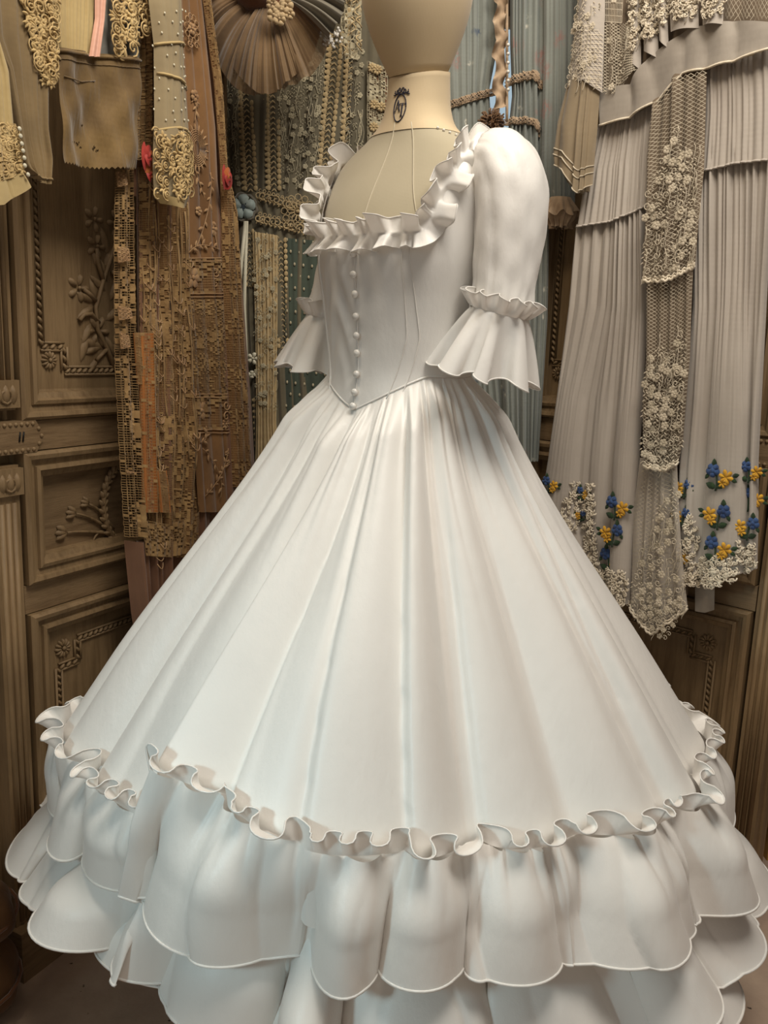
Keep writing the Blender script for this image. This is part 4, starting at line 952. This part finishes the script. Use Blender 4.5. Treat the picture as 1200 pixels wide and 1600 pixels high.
for (x, y) in ((582, 108), (590, 112), (585, 165), (596, 170), (584, 200), (594, 205)): m = MB(); rosette(m, Sx.at(x, y, .006), .012, 8, .003); m.build('bead_flower', MT['ecru'], D)
# waist: two crochet bands and a round medallion
for (a, b) in (((402, 305), (478, 330)), ((402, 342), (482, 362))):
    mm = MB(); n = 11
    for i in range(n):
        t = (i+.5)/n; frm = S.at(a[0]+(b[0]-a[0])*t, a[1]+(b[1]-a[1])*t, .008)
        spiral(mm, frm, 0, 0, .011, .0017, 1.2, i); leaf(mm, frm, 0, .004, 2.2, .012, .0015, .7); leaf(mm, frm, 0, .004, .9, .012, .0015, .7); ring(mm, frm, .004, -.011, .004, .0012, 6)
    mm.build('crochet_band', MT['ecru'], D)
mm = MB(); frm = S.at(467, 333, .012)
for k in range(12):
    a = k*math.pi/6; mm.tube([loc(frm, math.cos(a)*(.008+.018*t)-math.sin(a)*.006*math.sin(math.pi*t), math.sin(a)*(.008+.018*t)+math.cos(a)*.006*math.sin(math.pi*t)) for t in np.linspace(0, 1, 6)]+[loc(frm, math.cos(a)*(.026-.018*t)+math.sin(a)*.006*math.sin(math.pi*t), math.sin(a)*(.026-.018*t)-math.cos(a)*.006*math.sin(math.pi*t)) for t in np.linspace(0, 1, 6)], .0012, 4)
    ring(mm, frm, .034*math.cos(a), .034*math.sin(a), .008, .0012, 8)
mm.ball(frm[0], .007, fl=.6); mm.build('doily_medallion', MT['ecru'], D)
Sl = Patch([[(394, 362), (398, 500), (400, 660), (398, 740)], [(434, 368), (434, 500), (432, 660), (438, 740)]], 40, 80, PM(YM-.02), folds(Fold(9, .010, 74), g0=.9)); Sl.mesh('fringed_lace_fall', MT['ecru'], D)
vine_lace(Sl, 'fall_tracery', 'ecru2', D, [(396, 365), (433, 370), (433, 640), (400, 640)], 8, 11, .006, .003)
mm = MB(); frm = Sl.at(396, 560, .006); rosette(mm, frm, .016, 5, .003, .2, .7); rosette(mm, Sl.at(394, 585, .006), .010, 4, .002); mm.build('applique_flower', MT['ivory'], D)
St = Patch([[(444, 372), (446, 640), (452, 700)], [(540, 380), (545, 640), (545, 700)]], 40, 70, PM(YM-.012), folds(Fold(8, .008, 75), g0=.8)); St.mesh('dotted_tulle_fall', MT['teal'], D)
for r_i in range(15):
    for c_i in range(7):
        x = 449+c_i*13.5+(6.5 if r_i % 2 else 0)-.8*(r_i % 3); y = 375+r_i*18.5+c_i*1.5
        if x > 522: continue
        MB().ball(St.pos(x, y, .002), .0046, V3(.6, 0, 0), V3(0, 0, 1), V3(0, -1, 0), .35, 8, 4).build('tulle_dot', MT['ecru2'], D)
hook(D, M0.px(470, -225), 'mid')
# blue ribbon flower with long ivory streamers (pinned to the striped dress)
R_ = empty('ribbon_corsage', S.pos(383, 326, .02), 'pale blue satin flower corsage with long ivory ribbon streamers', 'corsage')
frm = S.at(383, 326, .014)
for k in range(5):
    mm = MB(); a = k*1.257-1.57; leaf(mm, frm, .004*math.cos(a), .004*math.sin(a), a, .027, .008, 1.45, 0, PETAL); mm.build('petal', MT['iceblue'], R_)
mm = MB()
for k in range(6): spiral(mm, frm, .005*math.cos(k), .005*math.sin(k), .006, .0014, 1, k)
mm.build('flower_centre', MT['slate'], R_)
mm = MB(); pts = [loc(frm, .031*(1+.08*math.sin(9*a))*math.cos(a), .031*(1+.08*math.cos(7*a))*math.sin(a), -.004) for a in np.linspace(0, 6.283, 40)[:-1]]; mm.tube(pts, .004, 4, True); mm.build('tulle_halo', MT['bluetulle'], R_)
for pts, w in (([(383, 345), (379, 400), (374, 450), (371, 520)], 5), ([(385, 345), (384, 420), (382, 480), (384, 560), (386, 640)], 5), ([(382, 345), (376, 420), (375, 480), (378, 500)], 4)):
    cols = [[(x-w/2, y) for x, y in pts], [(x, y) for x, y in pts], [(x+w/2, y) for x, y in pts]]
    Patch(cols, 6, 40, PM(YM-.055), lambda U, V: .006*np.sin(9*V+w)+.002*np.sin(np.pi*U)).mesh('streamer', MT['ivory'], R_)
# --- tulle trimmed hat
H_ = empty('tulle_hat', PM(.49).px(425, 60), 'brown felt hat trimmed with pleated tulle and faded flowers, above the striped dress', 'hat')
Ph = PM(.49); hc = (420, -28)
def hat_ring(r0, r1, a0, a1, na, nr, amp, nf, y, seed, ecc=1.0, cup=.03, jit=.4):
    A = np.linspace(a0, a1, na+1); ff = Fold(nf, amp, seed, .9, jit, jit, .6); f3 = Fold(nf*3, amp*.25, seed+1, 1, .7, .7); G = []
    for t in np.linspace(0, 1, nr+1):
        row = []
        for k, a in enumerate(A):
            rr_ = r0+(r1-r0)*t*(1+.05*math.sin(5*a+seed)); p = PM(y).px(hc[0]+rr_*math.cos(a)*ecc, hc[1]+rr_*math.sin(a)); d = float(ff(np.array(k/na*.999))+f3(np.array(k/na*.999)))*(.25+.75*t)
            row.append(p+V3(0, -1, 0)*(d+cup*math.sin(math.pi*t*.9)))
        G.append(row)
    return np.array(G)
MB().grid(hat_ring(30, 160, -.2, 3.34, 140, 14, .006, 40, .55, 3, .60, .01)).build('brim', MT['felt'], H_)
MB().grid(hat_ring(46, 182, .30, 3.05, 200, 22, .016, 19, .51, 4, .60, .035, .8)).build('pleated_tulle', MT['tulle'], H_)
MB().grid(hat_ring(40, 172, .95, 2.2, 120, 20, .012, 12, .49, 6, .58, .035, .8)).build('pleated_tulle_overlay', MT['tulle'], H_)
MB().grid(hat_ring(44, 132, -.3, .75, 80, 16, .022, 9, .48, 5, .95, .03)).build('tulle_bow', MT['bluetulle'], H_)
G = []; 
for t in np.linspace(0, 1, 10):
    a = t*math.pi/2; G.append([Ph.px(398+38*math.cos(a)*math.cos(q), -22+40*math.cos(a)*math.sin(q))+V3(0, -1, 0)*(.06*math.sin(a)) for q in np.linspace(0, 2*math.pi, 37)[:-1]])
MB().grid(np.array(G), cu=True).build('crown', MT['felt'], H_)
for (x, y, r) in ((428, 24, .016), (440, 16, .018), (437, 30, .014), (447, 8, .016), (425, 6, .013), (452, 22, .012)):
    f_ = (PM(.43).px(x, y), V3(1, 0, 0), V3(0, 0, -1), V3(0, -1, 0)); mm = MB(); rosette(mm, f_, r, 5, .006, .2, .95); mm.build('fabric_flower', MT['petal'], H_)
hook(H_, Ph.px(420, -60), 'mid')
mm = MB(); rr = random.Random(6); c_ = PM(.56).px(516, 58)
for k in range(60):
    a = rr.random()*6.28; q = .028*math.sqrt(rr.random()); mm.ball(c_+V3(q*math.cos(a), -.008*rr.random(), q*.8*math.sin(a)), .0035, nu=6, nv=4)
tag(mm.build('beaded_brooch', MT['pearl']), 'beaded pearl cluster brooch at the right edge of the tulle hat', 'brooch')
# crochet shawl ends at the head
D2 = empty('crochet_collar', PM(.64).px(552, 60), 'ecru crochet collar piece hanging between hat and mannequin head', 'collar')
Sq = Patch([[(532, -40), (534, 60), (536, 96)], [(566, -40), (564, 50), (562, 92)]], 16, 30, PM(.65), folds(Fold(4, .01, 81), g0=1)); net(Sq, 6, 22, .0020, lambda u, v, j, i: (i+j) % 3 == 0, o=0, jit=.8).build('crochet_net', MT['ecru2'], D2)
for k in range(14):
    x, y = 536+rr.random()*26, -20+rr.random()*110; MB().tube([Sq.pos(x+4*math.sin(t*6+k), y+18*t, .006+.006*math.sin(3.14*t)) for t in np.linspace(0, 1, 9)], .0018, 5).build('crochet_loop', MT['ecru'], D2)

# --- blue floral dress
D = empty('floral_dress', PM(.62).px(800, 690)*V3(1, 1, 0)+V3(0, 0, .6), 'faded blue floral voile dress with lace bands, behind the gown shoulder', 'dress')
pA, pB, pC = PM(.66), PM(.64), PM(.61)
S = Patch([[(690, -230), (690, 120), (700, 300), (720, 500), (730, 720)], [(735, -230), (735, 200), (750, 500), (770, 720)], [(782, -230), (776, 80), (764, 142), (770, 240), (780, 500), (800, 720)]], 60, 90, pA, folds(Fold(7, .012, 91), Fold(19, .003, 92), g0=.6)); S.mesh('left_front', MT['floral'], D)
S2 = Patch([[(797, -230), (797, 70), (800, 150), (790, 240), (780, 500), (790, 720)], [(825, -230), (820, 100), (826, 300), (822, 500), (822, 720)], [(868, -230), (862, 100), (858, 320), (855, 500), (841, 720)]], 60, 90, pB, folds(Fold(8, .020, 93), Fold(17, .004, 94), g0=.7)); S2.mesh('right_front', MT['floral'], D)
S3 = Patch([[(850, -230), (850, 60), (846, 250), (847, 318)], [(872, -230), (872, 200), (872, 330)], [(908, -230), (904, 60), (902, 200), (898, 325)]], 30, 60, pC, lambda U, V: .03*np.sin(np.pi*U)+folds(Fold(7, .010, 95), g0=.4)(U, V)); S3.mesh('sleeve', MT['floral'], D)
def band(S_, pts, w, name='lace_band'):
    mm = MB(); n = 26; P = bez(pts, n) if len(pts) > 2 else [np.array(pts[0])*(1-i/n)+np.array(pts[1])*i/n for i in range(n+1)]
    for sg in (-1, 1): mm.tube([S_.pos(p[0], p[1]+sg*w/2, .004) for p in P], .0016, 4)
    for i in range(n):
        f_ = S_.at(P[i][0], P[i][1], .004); s_ = w*.0015; mm.tube([loc(f_, -s_*.3, -s_*.5), loc(f_, s_*.35, 0), loc(f_, -s_*.3, s_*.5)], .0016, 4)
        mm.tube([loc(f_, s_*.3, -s_*.5), loc(f_, -s_*.35, 0), loc(f_, s_*.3, s_*.5)], .0010, 4)
    mm.build(name, MT['beige'], D)
band(S, [(703, 166), (745, 152), (785, 142)], 10); band(S2, [(792, 130), (815, 125), (832, 119)], 11); band(S2, [(832, 119), (838, 126), (845, 138)], 11); band(S2, [(790, 192), (815, 192), (832, 192)], 9); band(S2, [(832, 192), (838, 198), (842, 212)], 9)
G = []; Yf = np.linspace(-60, 170, 120)
for u in np.linspace(-1, 1, 9):
    G.append([PM(.62).px(781+u*9-(y-60)*.01+3*math.sin(y*.13), y)+V3(0, -1, 0)*(.012*math.sin(y*.22+u*1.4)*abs(u)+.006) for y in Yf])
MB().grid(np.array(G)).build('ruffled_placket', MT['beige'], D)
MB().tube([PM(.615).px(792, y) for y in np.linspace(-230, 190, 20)], .0035, 5).build('placket_edge', MT['beige'], D)
for y in range(70, 150, 14): MB().ball(PM(.60).px(794, y), .004).build('glass_bead', MT['pearl'], D)
# gathered beige cuff
Gc = []; 
for t in np.linspace(0, 1, 12):
    row = []
    for q in np.linspace(0, 2*math.pi, 121)[:-1]:
        rad = .022+.020*math.sin(math.pi*min(1, t*1.0+.12))+(.006*math.sin(13*q+4*t)+.004*math.sin(29*q))*t; c_ = pC.px(872, 318+40*t)+V3(0, -.025, 0); row.append(c_+V3(rad*math.cos(q), rad*.7*math.sin(q), .003*math.sin(9*q)*t))
    Gc.append(row)
cf = MB().grid(np.array(Gc), cu=True).build('cuff_ruffle', MT['beige'], D)
Gc = []
for t in np.linspace(0, 1, 8):
    Gc.append([pC.px(872, 312+26*t)+V3(0, -.03, 0)+V3((.024+.020*t+.007*t*math.sin(11*q+1))*math.cos(q), (.024+.020*t+.007*t*math.sin(11*q+1))*.7*math.sin(q), .006*math.sin(7*q)*t) for q in np.linspace(0, 2*math.pi, 121)[:-1]])
MB().grid(np.array(Gc), cu=True).build('cuff_ruffle_layer', MT['beige'], D)
hook(D, pA.px(770, -225), 'mid')
# brown ruched pompom on the floral dress
c_ = PM(.56).px(768, 192); mm = MB(); rr = random.Random(9); mm.ball(c_, .020, nu=12, nv=8)
for k in range(260):
    a, b = rr.random()*6.28, math.acos(rr.uniform(-1, 1)); d = V3(math.sin(b)*math.cos(a), math.sin(b)*math.sin(a), math.cos(b)); mm.tube([c_+d*.016, c_+d*rr.uniform(.026, .031)+V3(rr.uniform(-.003, .003), 0, rr.uniform(-.003, .003))], .0022, 3)
tag(mm.build('ruched_pompom', MT['mink']), 'fluffy brown pompom showing just above the gown shoulder', 'pompom')
# ------------------------------------------------------------------ grey gown on the right wardrobe
D = empty('embroidered_gown', PR.shift(.1).px(1080, 900)*V3(1, 1, 0)+V3(0, 0, .5), 'long mauve grey voile gown with lace panel and blue and yellow embroidered flowers', 'dress')
Q0_, Q1, Q2, Q3 = PR.shift(.085), PR.shift(.10), PR.shift(.118), PR.shift(.135)
def panels(b, a, seed):
    big, fine = Fold(0, 0, 0, .38, bounds=b, amps=a), Fold(13, .016, seed, .8, .6, .6, .8); tiny = Fold(31, .0022, seed+1)
    return lambda U, V: big(np.clip(U, 0, .9999))*smooth01((V-.15)/.5) + fine(np.clip(U, 0, .9999))*(1-smooth01(V/.62)) + tiny(np.clip(U, 0, .9999))*(1-.7*V)
# skirt: left, middle and right widths under the seams
SkL = Patch([[(903, 352), (890, 480), (872, 620), (858, 720), (848, 780), (850, 900)], [(955, 345), (945, 480), (915, 620), (905, 720), (900, 800), (925, 930)], [(985, 335), (980, 480), (970, 620), (962, 720), (955, 900), (955, 945)], [(1012, 322), (1012, 480), (1006, 620), (1000, 720), (990, 860), (985, 942)]], 90, 110, Q0_, panels([0, .34, .44, .60, .66, 1], [.022, .002, .010, .0, .026], 201)); SkL.mesh('skirt_left', MT['mauve'], D)
SkR = Patch([[(1085, 270), (1082, 480), (1070, 640), (1062, 720), (1058, 800), (1068, 905)], [(1130, 262), (1125, 480), (1115, 640), (1110, 720), (1105, 800), (1105, 912)], [(1165, 254), (1162, 480), (1165, 640), (1163, 720), (1160, 800), (1157, 896)], [(1215, 250), (1200, 440), (1190, 640), (1186, 720), (1186, 800), (1184, 888)]], 90, 110, Q0_, panels([0, .10, .20, .30, .79, .84, 1], [.004, .012, .0, .028, .002, .020], 203)); SkR.mesh('skirt_right', MT['mauve'], D)
Lin = Patch([[(990, 150), (985, 480), (985, 720), (985, 930)], [(1110, 100), (1105, 480), (1075, 720), (1075, 930)]], 20, 40, PR.shift(.06), folds(Fold(4, .01, 3))); Lin.mesh('lining', MT['brownlining'], D)
YkL = Patch([[(935, 196), (915, 270), (902, 356)], [(975, 185), (962, 260), (957, 347)], [(1020, 166), (1014, 240), (1011, 324)]], 70, 30, Q1, folds(Fold(15, .0055, 205, .8, .7, .7), g0=1)); YkL.mesh('gathered_yoke', MT['mauve'], D)
YkR = Patch([[(1103, 108), (1102, 180), (1096, 270)], [(1150, 96), (1150, 170), (1150, 257)], [(1215, 74), (1215, 160), (1215, 250)]], 70, 30, Q1, folds(Fold(15, .0055, 206, .8, .7, .7), g0=1)); YkR.mesh('gathered_yoke', MT['mauve'], D)
for S_ in (YkL, YkR):
    m = MB(); m.tube(S_.row(.995, .003), .0024, 5); m.build('yoke_seam', MT['mauve'], D)
Bl = Patch([[(935, 140), (937, 197)], [(985, 132), (985, 185)], [(1012, 92), (1030, 158)], [(1070, 50), (1068, 116)], [(1105, 38), (1108, 108)], [(1150, 34), (1150, 97)], [(1215, 36), (1215, 74)]], 60, 16, Q2, folds(Fold(6, .008, 207), g0=1)); Bl.mesh('waistband', MT['mauve2'], D)
m = MB(); m.tube(Bl.row(.99, .002), .0026, 5); m.build('waistband_piping', MT['tuft'], D)
# central net panel with lace
def netpanel(cols, off, seed, n, slope, name, w=.0013, ground=None):
    S_ = Patch(cols, 36, 60, PR.shift(off), folds(Fold(5, .012, seed), g0=1))
    if ground: Patch(cols, 36, 60, PR.shift(off-.012), folds(Fold(5, .012, seed), g0=1)).mesh('panel_ground', MT[ground], D)
    stuff(tulle(S_, n, slope, w, o=.001, seg=20).build(name, MT['netgrey'], D)); return S_
C1 = netpanel([[(1021, 165), (1012, 250), (1010, 340), (1005, 440)], [(1060, 118), (1055, 250), (1050, 330), (1045, 440)], [(1105, 108), (1101, 265), (1092, 350), (1086, 418)]], .125, 301, 46, .22, 'diamond_net', ground='brownlining')
C2 = netpanel([[(1011, 430), (1010, 560), (1004, 640), (1008, 728)], [(1050, 430), (1046, 560), (1040, 650), (1040, 735)], [(1084, 415), (1080, 560), (1068, 690), (1060, 724)]], .118, 302, 52, .22, 'diamond_net', ground='brownlining')
C3 = netpanel([[(1000, 715), (990, 800), (988, 880), (985, 950)], [(1030, 715), (1022, 850), (1020, 992)], [(1058, 715), (1066, 850), (1075, 952)]], .105, 303, 40, .25, 'diamond_net', ground='mauve')
def lace_on(S_, poly, step, seed, r=.008, name='lace_applique', mat='lacew'): vine_lace(S_, name, mat, D, poly, step, seed, r, .003)
lace_on(C1, [(1012, 330), (1030, 260), (1050, 230), (1065, 190), (1068, 240), (1095, 240), (1090, 415), (1006, 440)], 10, 21)
lace_on(C2, [(1012, 580), (1040, 520), (1050, 560), (1062, 510), (1078, 540), (1066, 700), (1040, 735), (1008, 728)], 10, 22)
lace_on(C3, [(1040, 780), (1060, 740), (1075, 950), (1030, 990), (990, 950), (992, 890)], 11, 23)
lace_on(C3, [(988, 930), (1074, 930), (1050, 995), (1010, 990)], 8, 24, .006)
for S_, v in ((C1, 1), (C2, 1), (C3, 1)):
    m = MB(); nn = 11
    for i in range(nn):
        a = S_.pt(i/nn, .99, .003); b = S_.pt((i+1)/nn, .99, .003); c = (a+b)/2+V3(0, 0, -.012); m.tube(bez([a, c, b], 6), .003, 5); m.tube(bez([a+V3(0, 0, .006), c+V3(0, 0, .008), b+V3(0, 0, .006)], 6), .0018, 4)
    m.build('scalloped_edge', MT['tuft'], D)
# bodice: net, tufted lace, pin-tucked strips
Bb = Patch([[(930, -230), (938, 30), (940, 150)], [(1010, -230), (1005, 40), (990, 145)], [(1070, -230), (1070, 52)], [(1215, -230), (1215, 38)]], 50, 30, PR.shift(.09), folds(Fold(9, .012, 209), g0=1)); Bb.mesh('bodice_lining', MT['brownlining'], D)
Bn = Patch([[(942, 40), (939, 148)], [(965, 36), (968, 150)], [(1000, 40), (998, 108)]], 24, 24, PR.shift(.112), folds(Fold(3, .010, 210), g0=1)); tulle(Bn, 22, .5, .0014, o=.002, seg=16).build('bodice_net', MT['netgrey'], D)
Bt = Patch([[(945, -230), (944, 34)], [(985, -230), (972, 36)]], 10, 14, PR.shift(.120)); net(Bt, 12, 26, .0012, lambda u, v, j, i: math.hypot(u-.55, (v-.75)*1.6) < .22, o=.002).build('square_net_yoke', MT['tuft'], D)
lace_on(Bn, [(955, 55), (990, 50), (975, 140), (955, 145)], 12, 25, .007)
Bn2 = Patch([[(1136, -230), (1130, 36)], [(1215, -230), (1210, 37)]], 20, 14, PR.shift(.112), folds(Fold(3, .008, 211))); tulle(Bn2, 22, .6, .0014, o=.001, seg=16).build('bodice_net', MT['netgrey'], D)
def tufts(S_, pts, name='candlewick', r=.006, seed=1, off=.003):
    m = MB(); q = random.Random(seed)
    for (x, y) in pts:
        f_ = S_.at(x, y, off)
        for k in range(4):
            a = q.random()*6.28; d = r*q.random(); p = loc(f_, d*math.cos(a), d*math.sin(a)); m.tube([p+f_[1]*r*.55*math.cos(a+t)+f_[2]*r*.55*math.sin(a+t)+f_[3]*r*.5*math.sin(t*.8) for t in np.linspace(0, 4, 6)], r*.24, 4)
    stuff(m.build(name, MT['tuft'], D))
for k, cols in enumerate(([[(985, -50), (985, 95)], [(1000, -50), (1002, 110)]], [[(1004, -50), (1006, 80)], [(1022, -50), (1030, 92)]], [[(1026, -50), (1030, 62)], [(1040, -50), (1045, 76)]], [[(1044, -50), (1048, 50)], [(1090, -50), (1092, 44)]], [[(1096, -50), (1098, 40)], [(1130, -50), (1130, 38)]])):
    S_ = Patch(cols, 12, 20, PR.shift(.112+.004*k), lambda U, V: .012*np.sin(np.pi*U)); S_.mesh('tucked_strip', MT['mauve'], D)
    x0, x1 = cols[0][1][0], cols[1][1][0]; yb = {0: 80, 1: 62, 2: 40, 3: 28, 4: 26}[k]
    tufts(S_, scatter([(x0-1, -20), (x1+1, -20), (x1+1, yb-8), ((x0+x1)/2, yb+6), (x0, yb)], 8, 60+k), seed=k)
    lace_on(S_, [(x0, -30), (x1, -30), (x1, yb), (x0, yb)], 11, 70+k, .007)
# sleeve with lace and organza frill
Sl = Patch([[(908, -230), (904, 0), (895, 70), (886, 140)], [(926, -230), (924, 60), (922, 130)], [(945, -230), (945, 20), (941, 145)]], 24, 40, PR.shift(.128), lambda U, V: .03*np.sin(np.pi*U)); Sl.mesh('lace_sleeve', MT['mauve'], D)
lace_on(Sl, [(905, -10), (942, -10), (938, 140), (888, 138)], 10, 31, .007, 'sleeve_lace')
tulle(Sl, 14, .4, .0012, 0, 1, .75, 1, .003).build('sleeve_net_edge', MT['tuft'], D)
Fr = Patch([[(888, 128), (872, 190), (865, 240), (868, 258)], [(905, 126), (892, 200), (892, 270)], [(925, 128), (918, 200), (914, 306)], [(938, 135), (934, 200), (926, 290)]], 60, 40, PR.shift(.125), lambda U, V: .028*np.sin(np.pi*U)+folds(Fold(5, .014, 212, .9, .6, .6), g0=.3)(U, V)); fo = Fr.mesh('organza_frill', MT['frill'], D)
for v in (.80, .87, .995): MB().tube(Fr.row(v, .001), .0016, 4).build('frill_tuck', MT['lacew'], fo)
Fr2 = Patch([[(872, 235), (876, 262), (890, 285)], [(895, 240), (900, 275), (912, 305)], [(930, 240), (926, 285), (922, 300)]], 40, 20, PR.shift(.112), folds(Fold(7, .02, 213), g0=.8)); Fr2.mesh('organza_underfrill', MT['frill'], D)
# embroidered sprays: stems and leaves with a blue and a yellow bloom
def spray(S_, x, y, sc=1.0, flip=1, sub=True):
    f_ = S_.at(x, y, .004); k = .031*sc; m = MB()
    m.tube([loc(f_, *p) for p in bez([(0, k*1.0), (flip*.1*k, k*.4), (flip*-.1*k, -k*.3)], 6)], .0022, 5)
    m.tube([loc(f_, *p) for p in bez([(flip*.05*k, k*.6), (flip*.5*k, k*.2), (flip*.7*k, -k*.1)], 6)], .0018, 5)
    g = m.build('embroidered_spray', MT['green'], D)
    for (px, py, a, L) in ((0, .8, 200, .75), (0, .75, 335, .7), (flip*-.25, -.55, 265, .6), (flip*-.55, -.1, 120 if flip > 0 else 60, .45), (flip*1.0, -.1, -20 if flip > 0 else 200, .5), (flip*.95, .1, 20 if flip > 0 else 160, .45)):
        m = MB(); leaf(m, f_, px*k, py*k, math.radians(a), L*k, .003, 1.15); m.build('leaf', MT['green'], g)
    m = MB(); fb = turn(f_, flip*-.3*k, -.35*k, 0)
    for q in range(5): leaf(m, fb, 0, 0, q*1.257+.3, k*.48, .004, 1.3, .001, PETAL)
    m.ball(loc(fb, 0, 0, .003), k*.2, f_[1], f_[2], f_[3], .5); m.build('blue_bloom', MT['blue'], g)
    for (cx, cy, s_) in ((.62, .0, .52), (.45, .42, .36)):
        m = MB(); fy = turn(f_, flip*cx*k, cy*k, 0)
        for q in range(6): leaf(m, fy, 0, 0, q*1.047+.2, k*s_, .004, .8, .001, PETAL)
        m.build('yellow_bloom', MT['yellow'], g)
for (x, y, sc, fl) in ((1130, 742, 1, 1), (1133, 803, 1, -1), (1128, 853, 1, 1), (1176, 735, .8, 1), (1172, 778, .9, 1), (1176, 822, .9, -1)): spray(SkR, x, y, sc, fl)
for (x, y, sc, fl) in ((971, 790, 1, 1), (968, 832, 1, -1), (956, 872, 1, 1), (866, 756, .8, 1), (912, 770, .6, 1), (911, 805, .5, -1)): spray(SkL, x, y, sc, fl)
for (x, y, sc, fl) in ((1073, 762, .8, -1), (1070, 806, .8, -1), (1066, 868, .7, 1)): spray(SkR, x, y, sc, fl)
tufts(SkR, scatter([(1076, 880), (1095, 855), (1090, 820), (1080, 800), (1070, 850), (1066, 905)], 7, 81, .4), 'candlewick_corner', .0065, 2, .004)
tufts(SkR, scatter([(1085, 875), (1110, 868), (1158, 866), (1157, 880), (1120, 886), (1080, 890)], 7, 82, .4), 'candlewick_scroll', .006, 3, .004)
tufts(SkR, scatter([(1066, 893), (1158, 884), (1157, 902), (1120, 915), (1068, 912)], 6.5, 83, .4), 'candlewick_hem', .007, 4, .004)
tufts(SkR, scatter([(1160, 846), (1185, 848), (1184, 892), (1160, 890)], 7, 84, .4), 'candlewick_hem', .0065, 5, .004)
tufts(SkL, scatter([(886, 790), (905, 745), (910, 760), (905, 830), (890, 840)], 7, 85, .4), 'candlewick_scroll', .0065, 6, .004)
tufts(SkL, scatter([(915, 760), (935, 750), (932, 800), (936, 870), (945, 905), (915, 860)], 7, 86, .4), 'candlewick_scroll', .0065, 7, .004)
tufts(SkL, scatter([(940, 885), (985, 890), (986, 945), (960, 940)], 6.5, 87, .4), 'candlewick_hem', .0065, 8, .004)
Tb = Patch([[(1086, 895), (1086, 955)], [(1100, 898), (1102, 957)], [(1117, 895), (1116, 953)]], 10, 14, PR.shift(.07), lambda U, V: .004*np.sin(np.pi*U)); Tb.mesh('hanging_tape', MT['mauve2'], D)
hook(D, PR.shift(.09).px(1080, -225), 'right')
# ------------------------------------------------------------------ rails the clothes hang from, odds and ends at the edges
# bundles at the foot of the left wardrobe
m0 = PL.shift(.05)
for k, (x, y, w_, h_, lab) in enumerate(((-12, 1478, .12, .11, 'lower brown cloth bundle on the floor by the left wardrobe'), (-16, 1425, .11, .08, 'upper brown cloth bundle resting on another by the left wardrobe'))):
    base = V3(-.785, -.105, .0 if k == 0 else .16); B_ = empty('cloth_bundle', base, lab, 'bundle', 'bundles by the left wardrobe'); m = MB(); G = []
    hh = .16 if k == 0 else .12
    for t in np.linspace(0, 1, 14):
        a = t*math.pi; row = []
        for q in np.linspace(0, 2*math.pi, 37)[:-1]:
            rx, ry = .12*math.sin(a)**.45, .09*math.sin(a)**.45; wob = 1+.05*math.sin(3*q+2*k)+.04*math.sin(7*q+5*t)
            row.append(base+V3(rx*wob*math.cos(q)-.0*t, ry*wob*math.sin(q), hh*(1-math.cos(a))/2))
        G.append(row)
    m.grid(np.array(G), cu=True).build('wrapping', MT['sack'], B_)
    m = MB(); m.tube([base+V3(.122*math.cos(q)*1.03, .0+.092*math.sin(q)*1.03, hh*(.5+.06*math.sin(2*q))) for q in np.linspace(0, 2*math.pi, 25)[:-1]], .004, 5, True); m.build('tie_cord', MT['felt'], B_)
# pine stool with folded cloths beyond the right wardrobe
q0 = PM(.52).px(1192, 1275)+V3(.08, 0, 0); zt = q0[2]
B_ = empty('pine_stool', (q0[0], .62, 0), 'ochre pine stool at the right edge beyond the wardrobe', 'stool')
MB().box((q0[0]-.07, .50, zt-.025), (.24, 0, 0), (0, .24, 0), (0, 0, .025)).build('seat', MT['ochre'], B_, False)
for (a, b) in ((-.06, .51), (.13, .51), (-.06, .70), (.13, .70)): MB().box((q0[0]+a, b, 0), (.03, 0, 0), (0, .03, 0), (0, 0, zt-.025)).build('leg', MT['ochre'], B_, False)
for k in range(6):
    m = MB(); zb = zt+.001+.018*k; m.box((q0[0]-.06+.004*(k % 2), .51, zb), (.21, 0, 0), (0, .21, 0), (0, 0, .017)); o = m.build('folded_cloth', MT['papergrey' if k % 2 else 'slate'], None, False)
    bv = o.modifiers.new('soft', 'BEVEL'); bv.width = .007; bv.segments = 3
    tag(o, ['bottom', 'second', 'third', 'fourth', 'fifth', 'topmost'][k]+' of the folded cloths stacked on the pine stool, '+('grey' if k % 2 else 'slate blue'), 'cloth', 'folded cloths on the stool')
